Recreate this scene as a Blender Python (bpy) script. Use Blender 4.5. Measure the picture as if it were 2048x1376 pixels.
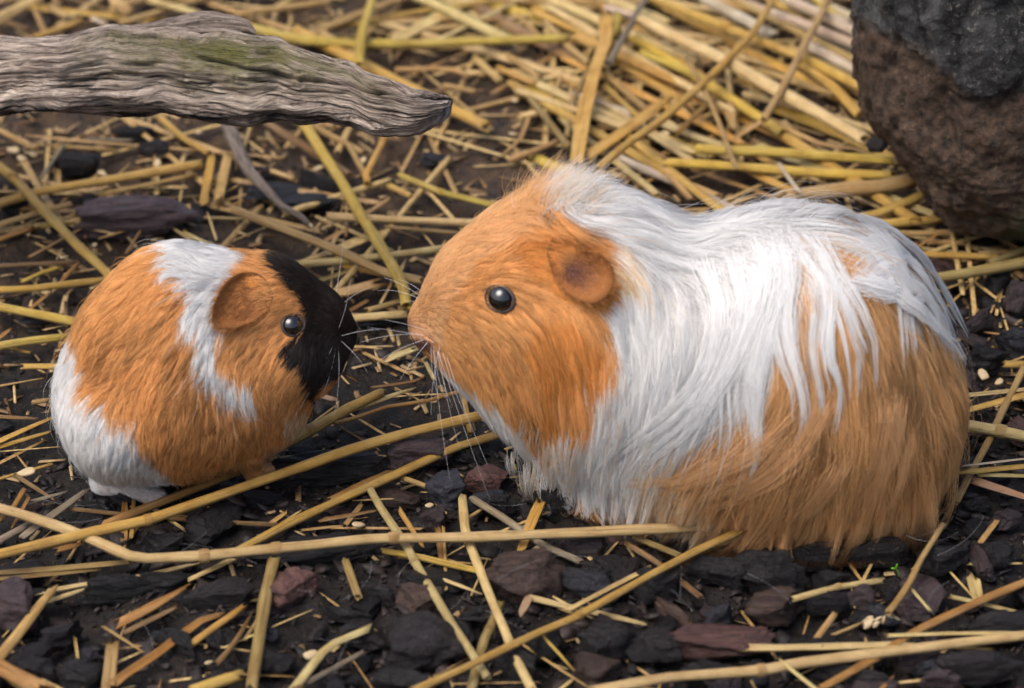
import bpy, bmesh, math, random
import numpy as np
from mathutils import Vector
from mathutils.kdtree import KDTree

# ------------------------------------------------------------------ clear
for o in list(bpy.data.objects):
    bpy.data.objects.remove(o)
scene = bpy.context.scene
COL = scene.collection
U = 0.01                      # all layout numbers below are centimetres

# ------------------------------------------------------------------ camera
PITCH = math.radians(32.0)
DIST = 170.0
KPX = 0.0215                  # centimetres per photo pixel at the aim point
CP, SP = math.cos(PITCH), math.sin(PITCH)
RIGHT = np.array([1.0, 0.0, 0.0])
UPV = np.array([0.0, SP, CP])
FWD = np.array([0.0, CP, -SP])
CAM = -DIST * FWD
cd = bpy.data.cameras.new("camera")
cam = bpy.data.objects.new("camera", cd)
COL.objects.link(cam)
cam.location = CAM * U
cam.rotation_euler = (math.pi / 2 - PITCH, 0, 0)
cd.sensor_width = 36.0
cd.lens = 36.0 * DIST / (2048 * KPX)
cd.clip_start = 0.05
cd.clip_end = 400.0
cd.dof.use_dof = True
cd.dof.focus_distance = (DIST - 8.0) * U
cd.dof.aperture_fstop = 9.0
scene.camera = cam

# ------------------------------------------------------------------ light
SUN_EL, SUN_AZ = math.radians(62), math.radians(-125)   # azimuth from +Y, clockwise
world = bpy.data.worlds.new("World")
scene.world = world
world.use_nodes = True
wn = world.node_tree
bg = wn.nodes["Background"]
sky = wn.nodes.new("ShaderNodeTexSky")
sky.sky_type = 'NISHITA'
sky.sun_disc = False
sky.sun_elevation = SUN_EL
sky.sun_rotation = SUN_AZ
sky.dust_density = 5.0
sky.air_density = 1.0
sky.ozone_density = 0.6
wn.links.new(sky.outputs[0], bg.inputs[0])
bg.inputs[1].default_value = 0.13
sl = bpy.data.lights.new("sun", 'SUN')
sl.energy = 1.15
sl.angle = math.radians(45)
sl.color = (1.0, 0.985, 0.965)
sun = bpy.data.objects.new("sun", sl)
COL.objects.link(sun)
sd = Vector((math.sin(SUN_AZ) * math.cos(SUN_EL), math.cos(SUN_AZ) * math.cos(SUN_EL), math.sin(SUN_EL)))
sun.rotation_euler = sd.to_track_quat('Z', 'Y').to_euler()
sun.location = sd * 5
vs = scene.view_settings
vs.view_transform = 'Standard'
vs.look = 'None'
vs.gamma = 1.0
vs.use_curve_mapping = False
vs.exposure = 0.66

scene.render.engine = 'CYCLES'
cy = scene.cycles
cy.use_denoising = True
cy.max_bounces = 9
cy.diffuse_bounces = 5
cy.glossy_bounces = 6
cy.transmission_bounces = 8
cy.sample_clamp_indirect = 4.0
cy.use_adaptive_sampling = True
cy.adaptive_threshold = 0.02
try:
    scene.cycles_curves.shape = 'RIBBONS'
    scene.cycles_curves.subdivisions = 2
except Exception:
    pass

rng = np.random.default_rng(7)
random.seed(7)


# ------------------------------------------------------------------ helpers
def norm(v):
    return v / (np.linalg.norm(v, axis=-1, keepdims=True) + 1e-9)


def ray(px, py):
    a = np.asarray(px, float)
    b = np.asarray(py, float)
    d = DIST * FWD + ((a - 1024) * KPX)[..., None] * RIGHT + ((688 - b) * KPX)[..., None] * UPV
    return d


def gp(px, py, z=0.0):
    """point on the horizontal plane at height z seen at a photo pixel"""
    d = ray(px, py)
    t = (np.asarray(z, float) - CAM[2]) / d[..., 2]
    return CAM + d * t[..., None]


def to_px(p):
    q = p - CAM
    dep = q @ FWD
    return 1024 + (q @ RIGHT) / dep * DIST / KPX, 688 - (q @ UPV) / dep * DIST / KPX


def _hash(i, j, k, s):
    h = (i * 374761393 + j * 668265263 + k * 2147483647 + s * 974711) & 0xffffffff
    h = ((h ^ (h >> 13)) * 1274126177) & 0xffffffff
    return ((h ^ (h >> 16)) & 0xffff) / 32767.5 - 1.0


def vnoise(p, seed=0):
    p = np.asarray(p, float)
    i = np.floor(p).astype(np.int64)
    f = p - i
    f = f * f * (3 - 2 * f)
    r = 0
    for a in (0, 1):
        wa = f[..., 0] if a else 1 - f[..., 0]
        for b in (0, 1):
            wb = f[..., 1] if b else 1 - f[..., 1]
            for c in (0, 1):
                wc = f[..., 2] if c else 1 - f[..., 2]
                r = r + wa * wb * wc * _hash(i[..., 0] + a, i[..., 1] + b, i[..., 2] + c, seed)
    return r


def fbm(p, oct=4, seed=0):
    r, a = 0, 1.0
    p = np.asarray(p, float)
    for o in range(oct):
        r = r + a * vnoise(p, seed + o * 17)
        p = p * 2.03 + 5.7
        a *= 0.5
    return r


def make_mesh(name, verts, faces, mat=None, smooth=True, uv=None, colors=None):
    me = bpy.data.meshes.new(name)
    verts = np.asarray(verts, float) * U
    if isinstance(faces, np.ndarray):
        n, k = faces.shape
        me.vertices.add(len(verts))
        me.vertices.foreach_set("co", verts.astype(np.float32).ravel())
        me.loops.add(n * k)
        me.loops.foreach_set("vertex_index", faces.astype(np.int32).ravel())
        me.polygons.add(n)
        me.polygons.foreach_set("loop_start", np.arange(0, n * k, k, dtype=np.int32))
        me.update(calc_edges=True)
    else:
        me.from_pydata(verts.tolist(), [], faces)
    me.validate()
    if smooth:
        me.polygons.foreach_set("use_smooth", np.ones(len(me.polygons), bool))
    if uv is not None:
        lay = me.uv_layers.new(name="UVMap")
        li = np.zeros(len(me.loops), np.int32)
        me.loops.foreach_get("vertex_index", li)
        lay.data.foreach_set("uv", np.asarray(uv, np.float32)[li].ravel())
    if colors is not None:
        at = me.attributes.new("coat", 'FLOAT_COLOR', 'POINT')
        c4 = np.ones((len(verts), 4), np.float32)
        c4[:, :3] = colors
        at.data.foreach_set("color", c4.ravel())
    if mat:
        me.materials.append(mat)
    me.update()
    return me


def add(name, data, parent=None, label=None, cat=None, group=None, kind=None, loc=None):
    o = bpy.data.objects.new(name, data)
    COL.objects.link(o)
    if parent is not None:
        o.parent = parent
    if loc is not None:
        o.location = loc
    if label:
        o["label"] = label
    if cat:
        o["category"] = cat
    if group:
        o["group"] = group
    if kind:
        o["kind"] = kind
    return o


# ------------------------------------------------------------------ materials
def mat_new(name):
    m = bpy.data.materials.new(name)
    m.use_nodes = True
    nt = m.node_tree
    return m, nt, nt.nodes["Principled BSDF"]


def nd(nt, typ, **kw):
    n = nt.nodes.new(typ)
    for k, v in kw.items():
        if k.startswith("i_"):
            key = k[2:].replace("_", " ")
            n.inputs[key].default_value = v
        else:
            setattr(n, k, v)
    return n


def ramp(nt, src, stops):
    r = nt.nodes.new("ShaderNodeValToRGB")
    cr = r.color_ramp
    while len(cr.elements) < len(stops):
        cr.elements.new(0.5)
    for e, (p, c) in zip(cr.elements, stops):
        e.position = p
        e.color = (c, c, c, 1) if isinstance(c, (int, float)) else (*c, 1)
    nt.links.new(src, r.inputs[0])
    return r.outputs[0]


def mix(nt, fac, a, b, mode='MIX'):
    m = nt.nodes.new("ShaderNodeMix")
    m.data_type = 'RGBA'
    m.blend_type = mode
    for s, v in ((m.inputs[0], fac), (m.inputs[6], a), (m.inputs[7], b)):
        if isinstance(v, (int, float)):
            s.default_value = v
        elif isinstance(v, tuple):
            s.default_value = (*v, 1)
        else:
            nt.links.new(v, s)
    return m.outputs[2]


def noise(nt, vec, scale, detail=4, rough=0.55, dist=0.0):
    n = nt.nodes.new("ShaderNodeTexNoise")
    n.inputs["Scale"].default_value = scale
    n.inputs["Detail"].default_value = detail
    n.inputs["Roughness"].default_value = rough
    n.inputs["Distortion"].default_value = dist
    nt.links.new(vec, n.inputs["Vector"])
    return n.outputs["Fac"]


def mapping(nt, vec, scale=(1, 1, 1), rot=(0, 0, 0)):
    m = nt.nodes.new("ShaderNodeMapping")
    m.inputs["Scale"].default_value = scale
    m.inputs["Rotation"].default_value = rot
    nt.links.new(vec, m.inputs["Vector"])
    return m.outputs[0]


def bump(nt, h, strength, dist, bsdf, prev=None):
    b = nt.nodes.new("ShaderNodeBump")
    b.inputs["Strength"].default_value = strength
    b.inputs["Distance"].default_value = dist
    nt.links.new(h, b.inputs["Height"])
    if prev:
        nt.links.new(prev, b.inputs["Normal"])
    nt.links.new(b.outputs[0], bsdf.inputs["Normal"])
    return b.outputs[0]


def mat_straw():
    m, nt, b = mat_new("straw")
    uv = nd(nt, "ShaderNodeTexCoord").outputs["UV"]
    oi = nd(nt, "ShaderNodeObjectInfo")
    off = nt.nodes.new("ShaderNodeVectorMath")
    off.operation = 'ADD'
    sc = nt.nodes.new("ShaderNodeVectorMath")
    sc.operation = 'SCALE'
    sc.inputs[0].default_value = (37, 11, 5)
    nt.links.new(oi.outputs["Random"], sc.inputs["Scale"])
    nt.links.new(uv, off.inputs[0])
    nt.links.new(sc.outputs[0], off.inputs[1])
    v = off.outputs[0]
    fib = noise(nt, mapping(nt, v, (0.5, 26, 1)), 1.0, 5, 0.6)
    blot = noise(nt, mapping(nt, v, (0.35, 0.9, 1)), 1.0, 3, 0.5)
    spot = noise(nt, mapping(nt, v, (2.2, 7, 1)), 1.0, 4, 0.65)
    c = oi.outputs["Color"]
    c1 = mix(nt, ramp(nt, fib, [(0.35, 0.0), (0.7, 0.55)]), c, mix(nt, 1.0, c, (0.45, 0.36, 0.26), 'MULTIPLY'))
    c2 = mix(nt, ramp(nt, blot, [(0.4, 0.0), (0.75, 0.45)]), c1, mix(nt, 0.4, c1, (0.68, 0.55, 0.30)))
    crk = noise(nt, mapping(nt, v, (0.22, 8.0, 1)), 1.0, 3, 0.5, 0.3)
    band = noise(nt, mapping(nt, v, (0.9, 0.5, 1)), 1.0, 4, 0.6)
    c2 = mix(nt, ramp(nt, band, [(0.42, 0.0), (0.72, 0.7)]), c2, mix(nt, 1.0, c2, (0.62, 0.5, 0.38), 'MULTIPLY'))
    c2 = mix(nt, ramp(nt, crk, [(0.60, 0.0), (0.66, 0.8)]), c2, mix(nt, 1.0, c2, (0.35, 0.27, 0.2), 'MULTIPLY'))
    c3 = mix(nt, ramp(nt, spot, [(0.64, 0.0), (0.70, 0.85)]), c2, (0.05, 0.027, 0.013))
    nt.links.new(c3, b.inputs["Base Color"])
    b.inputs["Roughness"].default_value = 0.28
    b.inputs["Specular IOR Level"].default_value = 0.55
    bump(nt, fib, 0.8, 0.001, b)
    return m


def mat_soil():
    m, nt, b = mat_new("soil")
    g = nd(nt, "ShaderNodeTexCoord").outputs["Object"]
    n1 = noise(nt, g, 9, 5, 0.6)
    n2 = noise(nt, g, 90, 6, 0.65)
    n3 = noise(nt, g, 420, 4, 0.6)
    sep = nd(nt, "ShaderNodeSeparateXYZ")
    nt.links.new(g, sep.inputs[0])
    # the trodden soil at the back of the run is drier and browner than the wet mulch at the front
    mr = nd(nt, "ShaderNodeMapRange")
    mr.inputs["From Min"].default_value = -0.06
    mr.inputs["From Max"].default_value = 0.16
    nt.links.new(sep.outputs["Y"], mr.inputs["Value"])
    wet = mix(nt, ramp(nt, n2, [(0.35, 0.0), (0.75, 1.0)]), (0.004, 0.0035, 0.0035), (0.020, 0.014, 0.011))
    dry = mix(nt, ramp(nt, n2, [(0.3, 0.0), (0.72, 1.0)]), (0.010, 0.008, 0.007), (0.10, 0.06, 0.032))
    ma = nt.nodes.new("ShaderNodeMath")
    ma.operation = 'MULTIPLY_ADD'
    nt.links.new(n1, ma.inputs[0])
    ma.inputs[1].default_value = 1.3
    ma.inputs[2].default_value = -0.65
    ad = nt.nodes.new("ShaderNodeMath")
    ad.operation = 'ADD'
    ad.use_clamp = True
    nt.links.new(ma.outputs[0], ad.inputs[0])
    nt.links.new(mr.outputs[0], ad.inputs[1])
    c = mix(nt, ad.outputs[0], wet, dry)
    c = mix(nt, ramp(nt, n3, [(0.62, 0.0), (0.7, 0.5)]), c, (0.16, 0.10, 0.05))
    nt.links.new(c, b.inputs["Base Color"])
    nt.links.new(ramp(nt, n2, [(0.3, 0.5), (0.7, 0.85)]), b.inputs["Roughness"])
    b.inputs["Specular IOR Level"].default_value = 0.3
    p = bump(nt, n2, 1.0, 0.006, b)
    bump(nt, n3, 0.7, 0.0012, b, p)
    return m


def mat_bark():
    m, nt, b = mat_new("bark_mulch")
    g = nd(nt, "ShaderNodeTexCoord").outputs["Object"]
    oi = nd(nt, "ShaderNodeObjectInfo")
    off = nt.nodes.new("ShaderNodeVectorMath")
    off.operation = 'ADD'
    nt.links.new(g, off.inputs[0])
    nt.links.new(oi.outputs["Location"], off.inputs[1])
    v = off.outputs[0]
    n1 = noise(nt, mapping(nt, v, (160, 420, 700)), 1.0, 6, 0.65, 0.6)
    n2 = noise(nt, v, 1100, 6, 0.7)
    n3 = noise(nt, mapping(nt, v, (700, 2600, 2600)), 1.0, 3, 0.6)
    c = oi.outputs["Color"]
    c1 = mix(nt, ramp(nt, n1, [(0.35, 0.0), (0.7, 1.0)]), mix(nt, 1.0, c, (0.35, 0.33, 0.36), 'MULTIPLY'), c)
    c2 = mix(nt, ramp(nt, n2, [(0.5, 0.0), (0.75, 0.5)]), c1, mix(nt, 1.0, c1, (3.6, 2.8, 2.5), 'MULTIPLY'))
    c3 = mix(nt, ramp(nt, n3, [(0.70, 0.0), (0.76, 0.8)]), c2, (0.26, 0.16, 0.09))
    nt.links.new(c3, b.inputs["Base Color"])
    nt.links.new(ramp(nt, n2, [(0.35, 0.30), (0.7, 0.65)]), b.inputs["Roughness"])
    b.inputs["Specular IOR Level"].default_value = 0.5
    p = bump(nt, n1, 1.0, 0.0035, b)
    bump(nt, n2, 1.0, 0.0014, b, p)
    return m


def mat_driftwood():
    m, nt, b = mat_new("driftwood")
    tc = nd(nt, "ShaderNodeTexCoord")
    uv = tc.outputs["UV"]          # u = cm along the log, v = cm around it
    gr = noise(nt, mapping(nt, uv, (0.6, 4.0, 1)), 1.0, 7, 0.66, 0.9)
    fine = noise(nt, mapping(nt, uv, (2.2, 20.0, 1)), 1.0, 6, 0.65, 0.5)
    blot = noise(nt, mapping(nt, uv, (0.28, 0.6, 1)), 1.0, 5, 0.6, 0.5)
    blot2 = noise(nt, mapping(nt, uv, (0.5, 1.2, 3)), 1.0, 5, 0.6, 0.8)
    at = nd(nt, "ShaderNodeAttribute", attribute_name="surf_zones")   # r = moss zone, g = darkened zone
    sep = nd(nt, "ShaderNodeSeparateColor")
    nt.links.new(at.outputs["Color"], sep.inputs[0])
    c = mix(nt, ramp(nt, gr, [(0.34, 0.0), (0.66, 1.0)]), (0.075, 0.054, 0.044), (0.68, 0.56, 0.46))
    c = mix(nt, ramp(nt, blot2, [(0.45, 0.0), (0.7, 0.7)]), c, mix(nt, 1.0, c, (0.55, 0.5, 0.5), 'MULTIPLY'))
    mo = nt.nodes.new("ShaderNodeMath")
    mo.operation = 'MULTIPLY'
    nt.links.new(sep.outputs[0], mo.inputs[0])
    nt.links.new(ramp(nt, blot, [(0.40, 0.0), (0.52, 1.0)]), mo.inputs[1])
    mossc = mix(nt, ramp(nt, fine, [(0.35, 0.0), (0.7, 1.0)]), (0.04, 0.045, 0.018), (0.22, 0.20, 0.05))
    c = mix(nt, mo.outputs[0], c, mossc)
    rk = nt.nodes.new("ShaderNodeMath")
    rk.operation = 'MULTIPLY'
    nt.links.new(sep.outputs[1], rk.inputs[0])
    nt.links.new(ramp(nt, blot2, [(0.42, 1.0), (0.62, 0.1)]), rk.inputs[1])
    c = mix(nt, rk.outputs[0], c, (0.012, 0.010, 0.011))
    c = mix(nt, ramp(nt, fine, [(0.58, 0.0), (0.70, 0.75)]), c, (0.025, 0.018, 0.015))
    nt.links.new(c, b.inputs["Base Color"])
    b.inputs["Roughness"].default_value = 0.8
    b.inputs["Specular IOR Level"].default_value = 0.25
    p = bump(nt, gr, 0.9, 0.003, b)
    bump(nt, fine, 0.8, 0.001, b, p)
    return m


def mat_stump():
    m, nt, b = mat_new("stump_wood")
    g = nd(nt, "ShaderNodeTexCoord").outputs["Object"]
    n1 = noise(nt, g, 26, 5, 0.6, 0.6)
    n2 = noise(nt, g, 210, 6, 0.75)
    n3 = noise(nt, mapping(nt, g, (90, 90, 22)), 1.0, 5, 0.6, 0.4)
    n4 = noise(nt, g, 420, 4, 0.7)
    at = nd(nt, "ShaderNodeAttribute", attribute_name="surf_zones")
    sep = nd(nt, "ShaderNodeSeparateColor")
    nt.links.new(at.outputs["Color"], sep.inputs[0])
    wood = mix(nt, ramp(nt, n2, [(0.33, 0.0), (0.7, 1.0)]), (0.008, 0.006, 0.005), (0.155, 0.095, 0.06))
    wood = mix(nt, ramp(nt, n1, [(0.56, 0.0), (0.70, 0.6)]), wood, mix(nt, n2, (0.012, 0.008, 0.005), (0.24, 0.095, 0.03)))
    barkc = mix(nt, ramp(nt, n3, [(0.36, 0.0), (0.66, 1.0)]), (0.006, 0.0065, 0.008), (0.085, 0.085, 0.085))
    barkc = mix(nt, ramp(nt, n4, [(0.55, 0.0), (0.72, 0.8)]), barkc, (0.26, 0.25, 0.22))
    c = mix(nt, sep.outputs[1], wood, barkc)
    mo = nt.nodes.new("ShaderNodeMath")
    mo.operation = 'MULTIPLY'
    nt.links.new(sep.outputs[0], mo.inputs[0])
    nt.links.new(ramp(nt, n1, [(0.4, 0.2), (0.55, 1.0)]), mo.inputs[1])
    c = mix(nt, mo.outputs[0], c, (0.05, 0.07, 0.022))
    c = mix(nt, ramp(nt, n4, [(0.64, 0.0), (0.72, 0.6)]), c, (0.30, 0.22, 0.15))
    nt.links.new(c, b.inputs["Base Color"])
    b.inputs["Roughness"].default_value = 0.68
    b.inputs["Specular IOR Level"].default_value = 0.4
    p = bump(nt, n3, 0.6, 0.003, b)
    p = bump(nt, n2, 0.9, 0.003, b, p)
    bump(nt, n4, 0.6, 0.001, b, p)
    return m


def mat_plain(name, col, rough=0.5, spec=0.5, var=0.0, coat=0.0):
    m, nt, b = mat_new(name)
    g = nd(nt, "ShaderNodeTexCoord").outputs["Object"]
    n1 = noise(nt, g, 300, 4, 0.6)
    c = mix(nt, n1, tuple(x * (1 - var) for x in col), tuple(min(1, x * (1 + var)) for x in col))
    nt.links.new(c, b.inputs["Base Color"])
    b.inputs["Roughness"].default_value = rough
    b.inputs["Specular IOR Level"].default_value = spec
    b.inputs["Coat Weight"].default_value = coat
    b.inputs["Coat Roughness"].default_value = 0.02
    return m


def mat_litter(name, c_lo, c_hi, rough):
    m, nt, b = mat_new(name)
    gi = nd(nt, "ShaderNodeNewGeometry").outputs["Random Per Island"]
    g = nd(nt, "ShaderNodeTexCoord").outputs["Object"]
    n2 = noise(nt, g, 500, 4, 0.65)
    c = mix(nt, gi, c_lo, c_hi)
    c = mix(nt, ramp(nt, n2, [(0.35, 0.6), (0.65, 0.0)]), c, mix(nt, 1.0, c, (0.3, 0.26, 0.22), 'MULTIPLY'))
    nt.links.new(c, b.inputs["Base Color"])
    b.inputs["Roughness"].default_value = rough
    bump(nt, n2, 0.6, 0.0008, b)
    return m


def mat_skin():
    m, nt, b = mat_new("coat_skin")
    at = nd(nt, "ShaderNodeAttribute", attribute_name="coat")
    g = nd(nt, "ShaderNodeTexCoord").outputs["Object"]
    n2 = noise(nt, g, 500, 4, 0.6)
    c = mix(nt, ramp(nt, n2, [(0.3, 0.5), (0.7, 0.0)]), at.outputs["Color"], mix(nt, 1.0, at.outputs["Color"], (0.6, 0.5, 0.45), 'MULTIPLY'))
    nt.links.new(c, b.inputs["Base Color"])
    b.inputs["Roughness"].default_value = 0.75
    b.inputs["Specular IOR Level"].default_value = 0.15
    return m


def mat_hair(name="fur_hair", fixed=None):
    m = bpy.data.materials.new(name)
    m.use_nodes = True
    nt = m.node_tree
    nt.nodes.clear()
    out = nt.nodes.new("ShaderNodeOutputMaterial")
    d = nt.nodes.new("ShaderNodeBsdfDiffuse")
    h = nt.nodes.new("ShaderNodeBsdfHair")
    h.component = 'Reflection'
    h.inputs["RoughnessU"].default_value = 0.28
    h.inputs["RoughnessV"].default_value = 0.6
    h.inputs["Color"].default_value = (0.9, 0.9, 0.9, 1)
    mx = nt.nodes.new("ShaderNodeMixShader")
    mx.inputs[0].default_value = 0.10
    if fixed:
        d.inputs["Color"].default_value = (*fixed, 1)
    else:
        at = nd(nt, "ShaderNodeAttribute", attribute_name="coat")
        nt.links.new(at.outputs["Color"], d.inputs["Color"])
        na = nd(nt, "ShaderNodeAttribute", attribute_name="lie")
        nt.links.new(na.outputs["Vector"], d.inputs["Normal"])
        nt.links.new(mix(nt, 0.25, at.outputs["Color"], (0.5, 0.5, 0.5)), h.inputs["Color"])
    nt.links.new(d.outputs[0], mx.inputs[1])
    nt.links.new(h.outputs[0], mx.inputs[2])
    nt.links.new(mx.outputs[0], out.inputs["Surface"])
    return m


M_STRAW = mat_straw()
M_SOIL = mat_soil()
M_BARK = mat_bark()
M_DRIFT = mat_driftwood()
M_STUMP = mat_stump()
M_SKIN = mat_skin()
M_HAIR = mat_hair()
M_EYE = mat_plain("eye_black", (0.004, 0.0035, 0.004), 0.04, 0.7, 0.1, 0.8)
M_LID = mat_plain("eyelid_skin", (0.05, 0.036, 0.034), 0.5, 0.5, 0.3)
M_CLAW = mat_plain("claw_horn", (0.35, 0.26, 0.2), 0.4, 0.5, 0.2)
M_HUSK = mat_plain("seed_husk", (0.50, 0.38, 0.22), 0.6, 0.3, 0.25)
M_LEAF = mat_plain("sprout_green", (0.12, 0.36, 0.02), 0.45, 0.4, 0.2)
M_WHISK = mat_hair("whisker_hair", (0.85, 0.85, 0.87))
M_CHAFF = mat_litter("chaff", (0.20, 0.10, 0.035), (0.58, 0.42, 0.2), 0.6)
M_CRUMB = mat_litter("mulch_crumbs", (0.006, 0.005, 0.006), (0.045, 0.029, 0.024), 0.66)
M_LITTER = mat_litter("loose_straw", (0.34, 0.19, 0.06), (0.66, 0.47, 0.19), 0.4)


# ------------------------------------------------------------------ ground
def ground_height(x, y):
    p = np.stack([x, y, np.zeros_like(x)], -1)
    return 0.42 * fbm(p * 0.22, 3, 3) + 0.26 * fbm(p * 0.9, 3, 11) - 0.36


def axis(lo, hi, step, far):
    core = np.arange(lo, hi + step, step)
    out = [0.5]
    while sum(out) < far:
        out.append(out[-1] * 1.35)
    cs = np.cumsum(out)
    return np.concatenate([lo - cs[::-1], core, core[-1] + cs])


gx = axis(-30, 30, 0.26, 6000)
gy = axis(-34, 44, 0.26, 6000)
X, Y = np.meshgrid(gx, gy, indexing='ij')
Z = ground_height(X, Y)
fade = np.clip(1.5 - np.maximum(np.abs(X), np.abs(Y)) / 120, 0, 1)
V = np.stack([X, Y, Z * fade], -1).reshape(-1, 3)
nx_, ny_ = len(gx), len(gy)
ii = np.arange(nx_ * ny_).reshape(nx_, ny_)
F = np.stack([ii[:-1, :-1], ii[1:, :-1], ii[1:, 1:], ii[:-1, 1:]], -1).reshape(-1, 4)
add("ground", make_mesh("ground", V, F, M_SOIL), label="dark moist soil floor of the animal run", kind="structure")


# ------------------------------------------------------------------ log and stump
def grid_faces(n, m, wrap=True):
    i = np.arange(n * m).reshape(n, m)
    j = np.roll(i, -1, axis=1) if wrap else None
    if wrap:
        return np.stack([i[:-1], j[:-1], j[1:], i[1:]], -1).reshape(-1, 4)
    return np.stack([i[:-1, :-1], i[:-1, 1:], i[1:, 1:], i[1:, :-1]], -1).reshape(-1, 4)


def build_log():
    top = np.array([(-420, 30), (-120, 62), (0, 74), (60, 76), (130, 77), (170, 66), (215, 58), (280, 56), (330, 56), (400, 60), (470, 68), (520, 75),
                    (560, 83), (600, 95), (660, 112), (705, 125), (728, 142), (760, 160), (800, 172), (850, 181), (893, 190), (902, 200)], float)
    bot = np.array([(-420, 330), (-120, 250), (0, 230), (60, 222), (150, 221), (250, 224), (330, 226), (380, 233), (440, 246), (500, 250), (560, 240),
                    (600, 244), (640, 242), (700, 243), (740, 256), (800, 263), (860, 258), (884, 250), (897, 234), (902, 206)], float)
    n, m = 420, 200
    s = np.concatenate([np.linspace(-420, 0, 60)[:-1], np.linspace(0, 902, n - 59)])
    tp = np.interp(s, top[:, 0], top[:, 1])
    bt = np.interp(s, bot[:, 0], bot[:, 1])
    jag = fbm(np.stack([s * 0.018, s * 0, s * 0], -1), 2, 5)
    tp = tp + 4 * jag * (s > 0)
    bt = bt + 4 * np.roll(jag, 40) * (s > 0)
    zc = np.interp(s, [-420, -150, 100, 900], [5.0, 9.0, 11.2, 12.0])
    midy = (tp + bt) / 2
    ctr = gp(s, midy, zc)
    e = (bt - tp) / 2 * KPX * 0.99
    depth = np.interp(s, [-420, 0, 700, 860, 902], [3.6, 2.3, 1.55, 1.0, 0.55])
    depth = np.minimum(depth, 0.25 + e * 1.3)
    th = np.linspace(0, 2 * np.pi, m, endpoint=False)
    ucm = (s + 420) * KPX
    S, T = np.meshgrid(ucm, th, indexing='ij')
    # rounded slab section with a lip along its lower front edge
    ca, sa = np.cos(T), np.sin(T)
    pw = 0.8
    vy = np.sign(sa) * np.abs(sa) ** pw
    vx = np.sign(ca) * np.abs(ca) ** pw
    q = np.stack([S * 0.22, np.cos(T) * 2.2, np.sin(T) * 2.2], -1)
    wv = 0.18 * fbm(q * np.array([2.2, 0.6, 0.6]), 3, 15)[..., None] * np.array([0, 1, 1])
    ridg = fbm((q + wv) * np.array([0.7, 2.2, 2.2]), 5, 21)
    lump = fbm(q * np.array([1.2, 0.8, 0.8]), 3, 41)
    rid2 = 1 - 2 * np.abs(fbm((q + wv) * np.array([0.8, 5.0, 5.0]), 4, 61))
    pit = np.clip(fbm((q + wv) * np.array([2.0, 6.0, 6.0]), 3, 83) - 0.4, 0, 1)
    disp = 0.09 * ridg + 0.10 * lump + 0.06 * rid2 - 0.36 * pit
    endf = np.clip((902 - s) / 40, 0.5, 1)[:, None]
    disp = disp * endf
    # shallow hollow above the lip, and two long checks
    px_s = s[:, None]
    ang = np.degrees(T)             # 0 = toward the camera, 90 = up
    lip = 0.30 * np.exp(-((ang - 318 + 8 * np.sin(px_s * 0.02)) / 13.0) ** 2) * np.clip((850 - px_s) / 100, 0, 1)
    hollow = -0.20 * np.exp(-((ang - 346) / 12.0) ** 2) * np.clip((860 - px_s) / 200, 0, 1)
    ck = np.interp(s, [380, 480, 560, 700, 800, 900], [16, 8, 2, 8, 22, 42])[:, None]
    w = np.clip((s - 370) / 60, 0, 1)[:, None]
    crack = -0.34 * w * np.exp(-((ang - ck - 4 * lump) / 3.0) ** 2)
    ck2 = np.interp(s, [0, 150, 400], [70, 60, 66])[:, None] + 5 * np.sin(px_s * 0.03)
    crack2 = -0.14 * np.exp(-((ang - ck2) / 2.2) ** 2) * np.clip((400 - px_s) / 80, 0, 1)
    disp = disp + lip + hollow + crack + crack2
    gck = np.random.default_rng(8)
    lines = np.zeros_like(disp)
    for k in range(16):           # fine drying checks that open and close along the grain
        a0_ = gck.uniform(-60, 85) % 360
        on = np.clip(vnoise(np.stack([s * 0.012 + k * 7.3, s * 0, s * 0], -1), k) * 3 - .3, 0, 1)[:, None]
        dd = (ang - a0_ - 7 * vnoise(np.stack([s * .008 + k, s * 0, s * 0], -1), k + 40)[:, None] + 180) % 360 - 180
        lines = np.maximum(lines, on * np.exp(-(dd / 1.3) ** 2))
    disp = disp - 0.20 * lines
    ry = e[:, None] * vy + disp * sa
    rx = depth[:, None] * vx + disp * ca
    P = ctr[:, None, :] + ry[..., None] * UPV - rx[..., None] * FWD
    rag = 0.40 * fbm(np.stack([np.cos(T) * 2.4, np.sin(T) * 2.4, T * 0], -1), 4, 19) - 0.7 * np.exp(-((ang - 40) / 11.0) ** 2) - .25
    P = P + RIGHT * (rag * np.clip((px_s - 780) / 120, 0, 1) ** 1.5)[..., None]
    verts = P.reshape(-1, 3)
    uv = np.stack([S, T * 2.0], -1).reshape(-1, 2)
    faces = grid_faces(n, m)
    caps = [tuple(range(m - 1, -1, -1)), tuple(range((n - 1) * m, n * m))]
    fl = faces.tolist() + caps
    me = make_mesh("driftwood_log", verts, fl, M_DRIFT, True, uv)
    # wear: green moss lies on the top of the middle, rot along the under edge
    moss = np.clip(1 - np.abs(px_s - 470) / 330, 0, 1) ** 0.5 * np.maximum(np.exp(-((ang - 26) / 36.0) ** 2), np.exp(-((ang - 386) / 36.0) ** 2))
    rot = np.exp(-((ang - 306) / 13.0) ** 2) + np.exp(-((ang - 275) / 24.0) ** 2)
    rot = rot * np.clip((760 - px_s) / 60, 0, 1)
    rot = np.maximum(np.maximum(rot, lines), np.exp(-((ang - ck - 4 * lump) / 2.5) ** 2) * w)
    c = np.zeros((n, m, 4), np.float32)
    c[..., 0] = np.clip(moss, 0, 1)
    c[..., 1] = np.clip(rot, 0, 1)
    c[..., 3] = 1
    at = me.attributes.new("surf_zones", 'FLOAT_COLOR', 'POINT')
    at.data.foreach_set("color", c.ravel())
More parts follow.
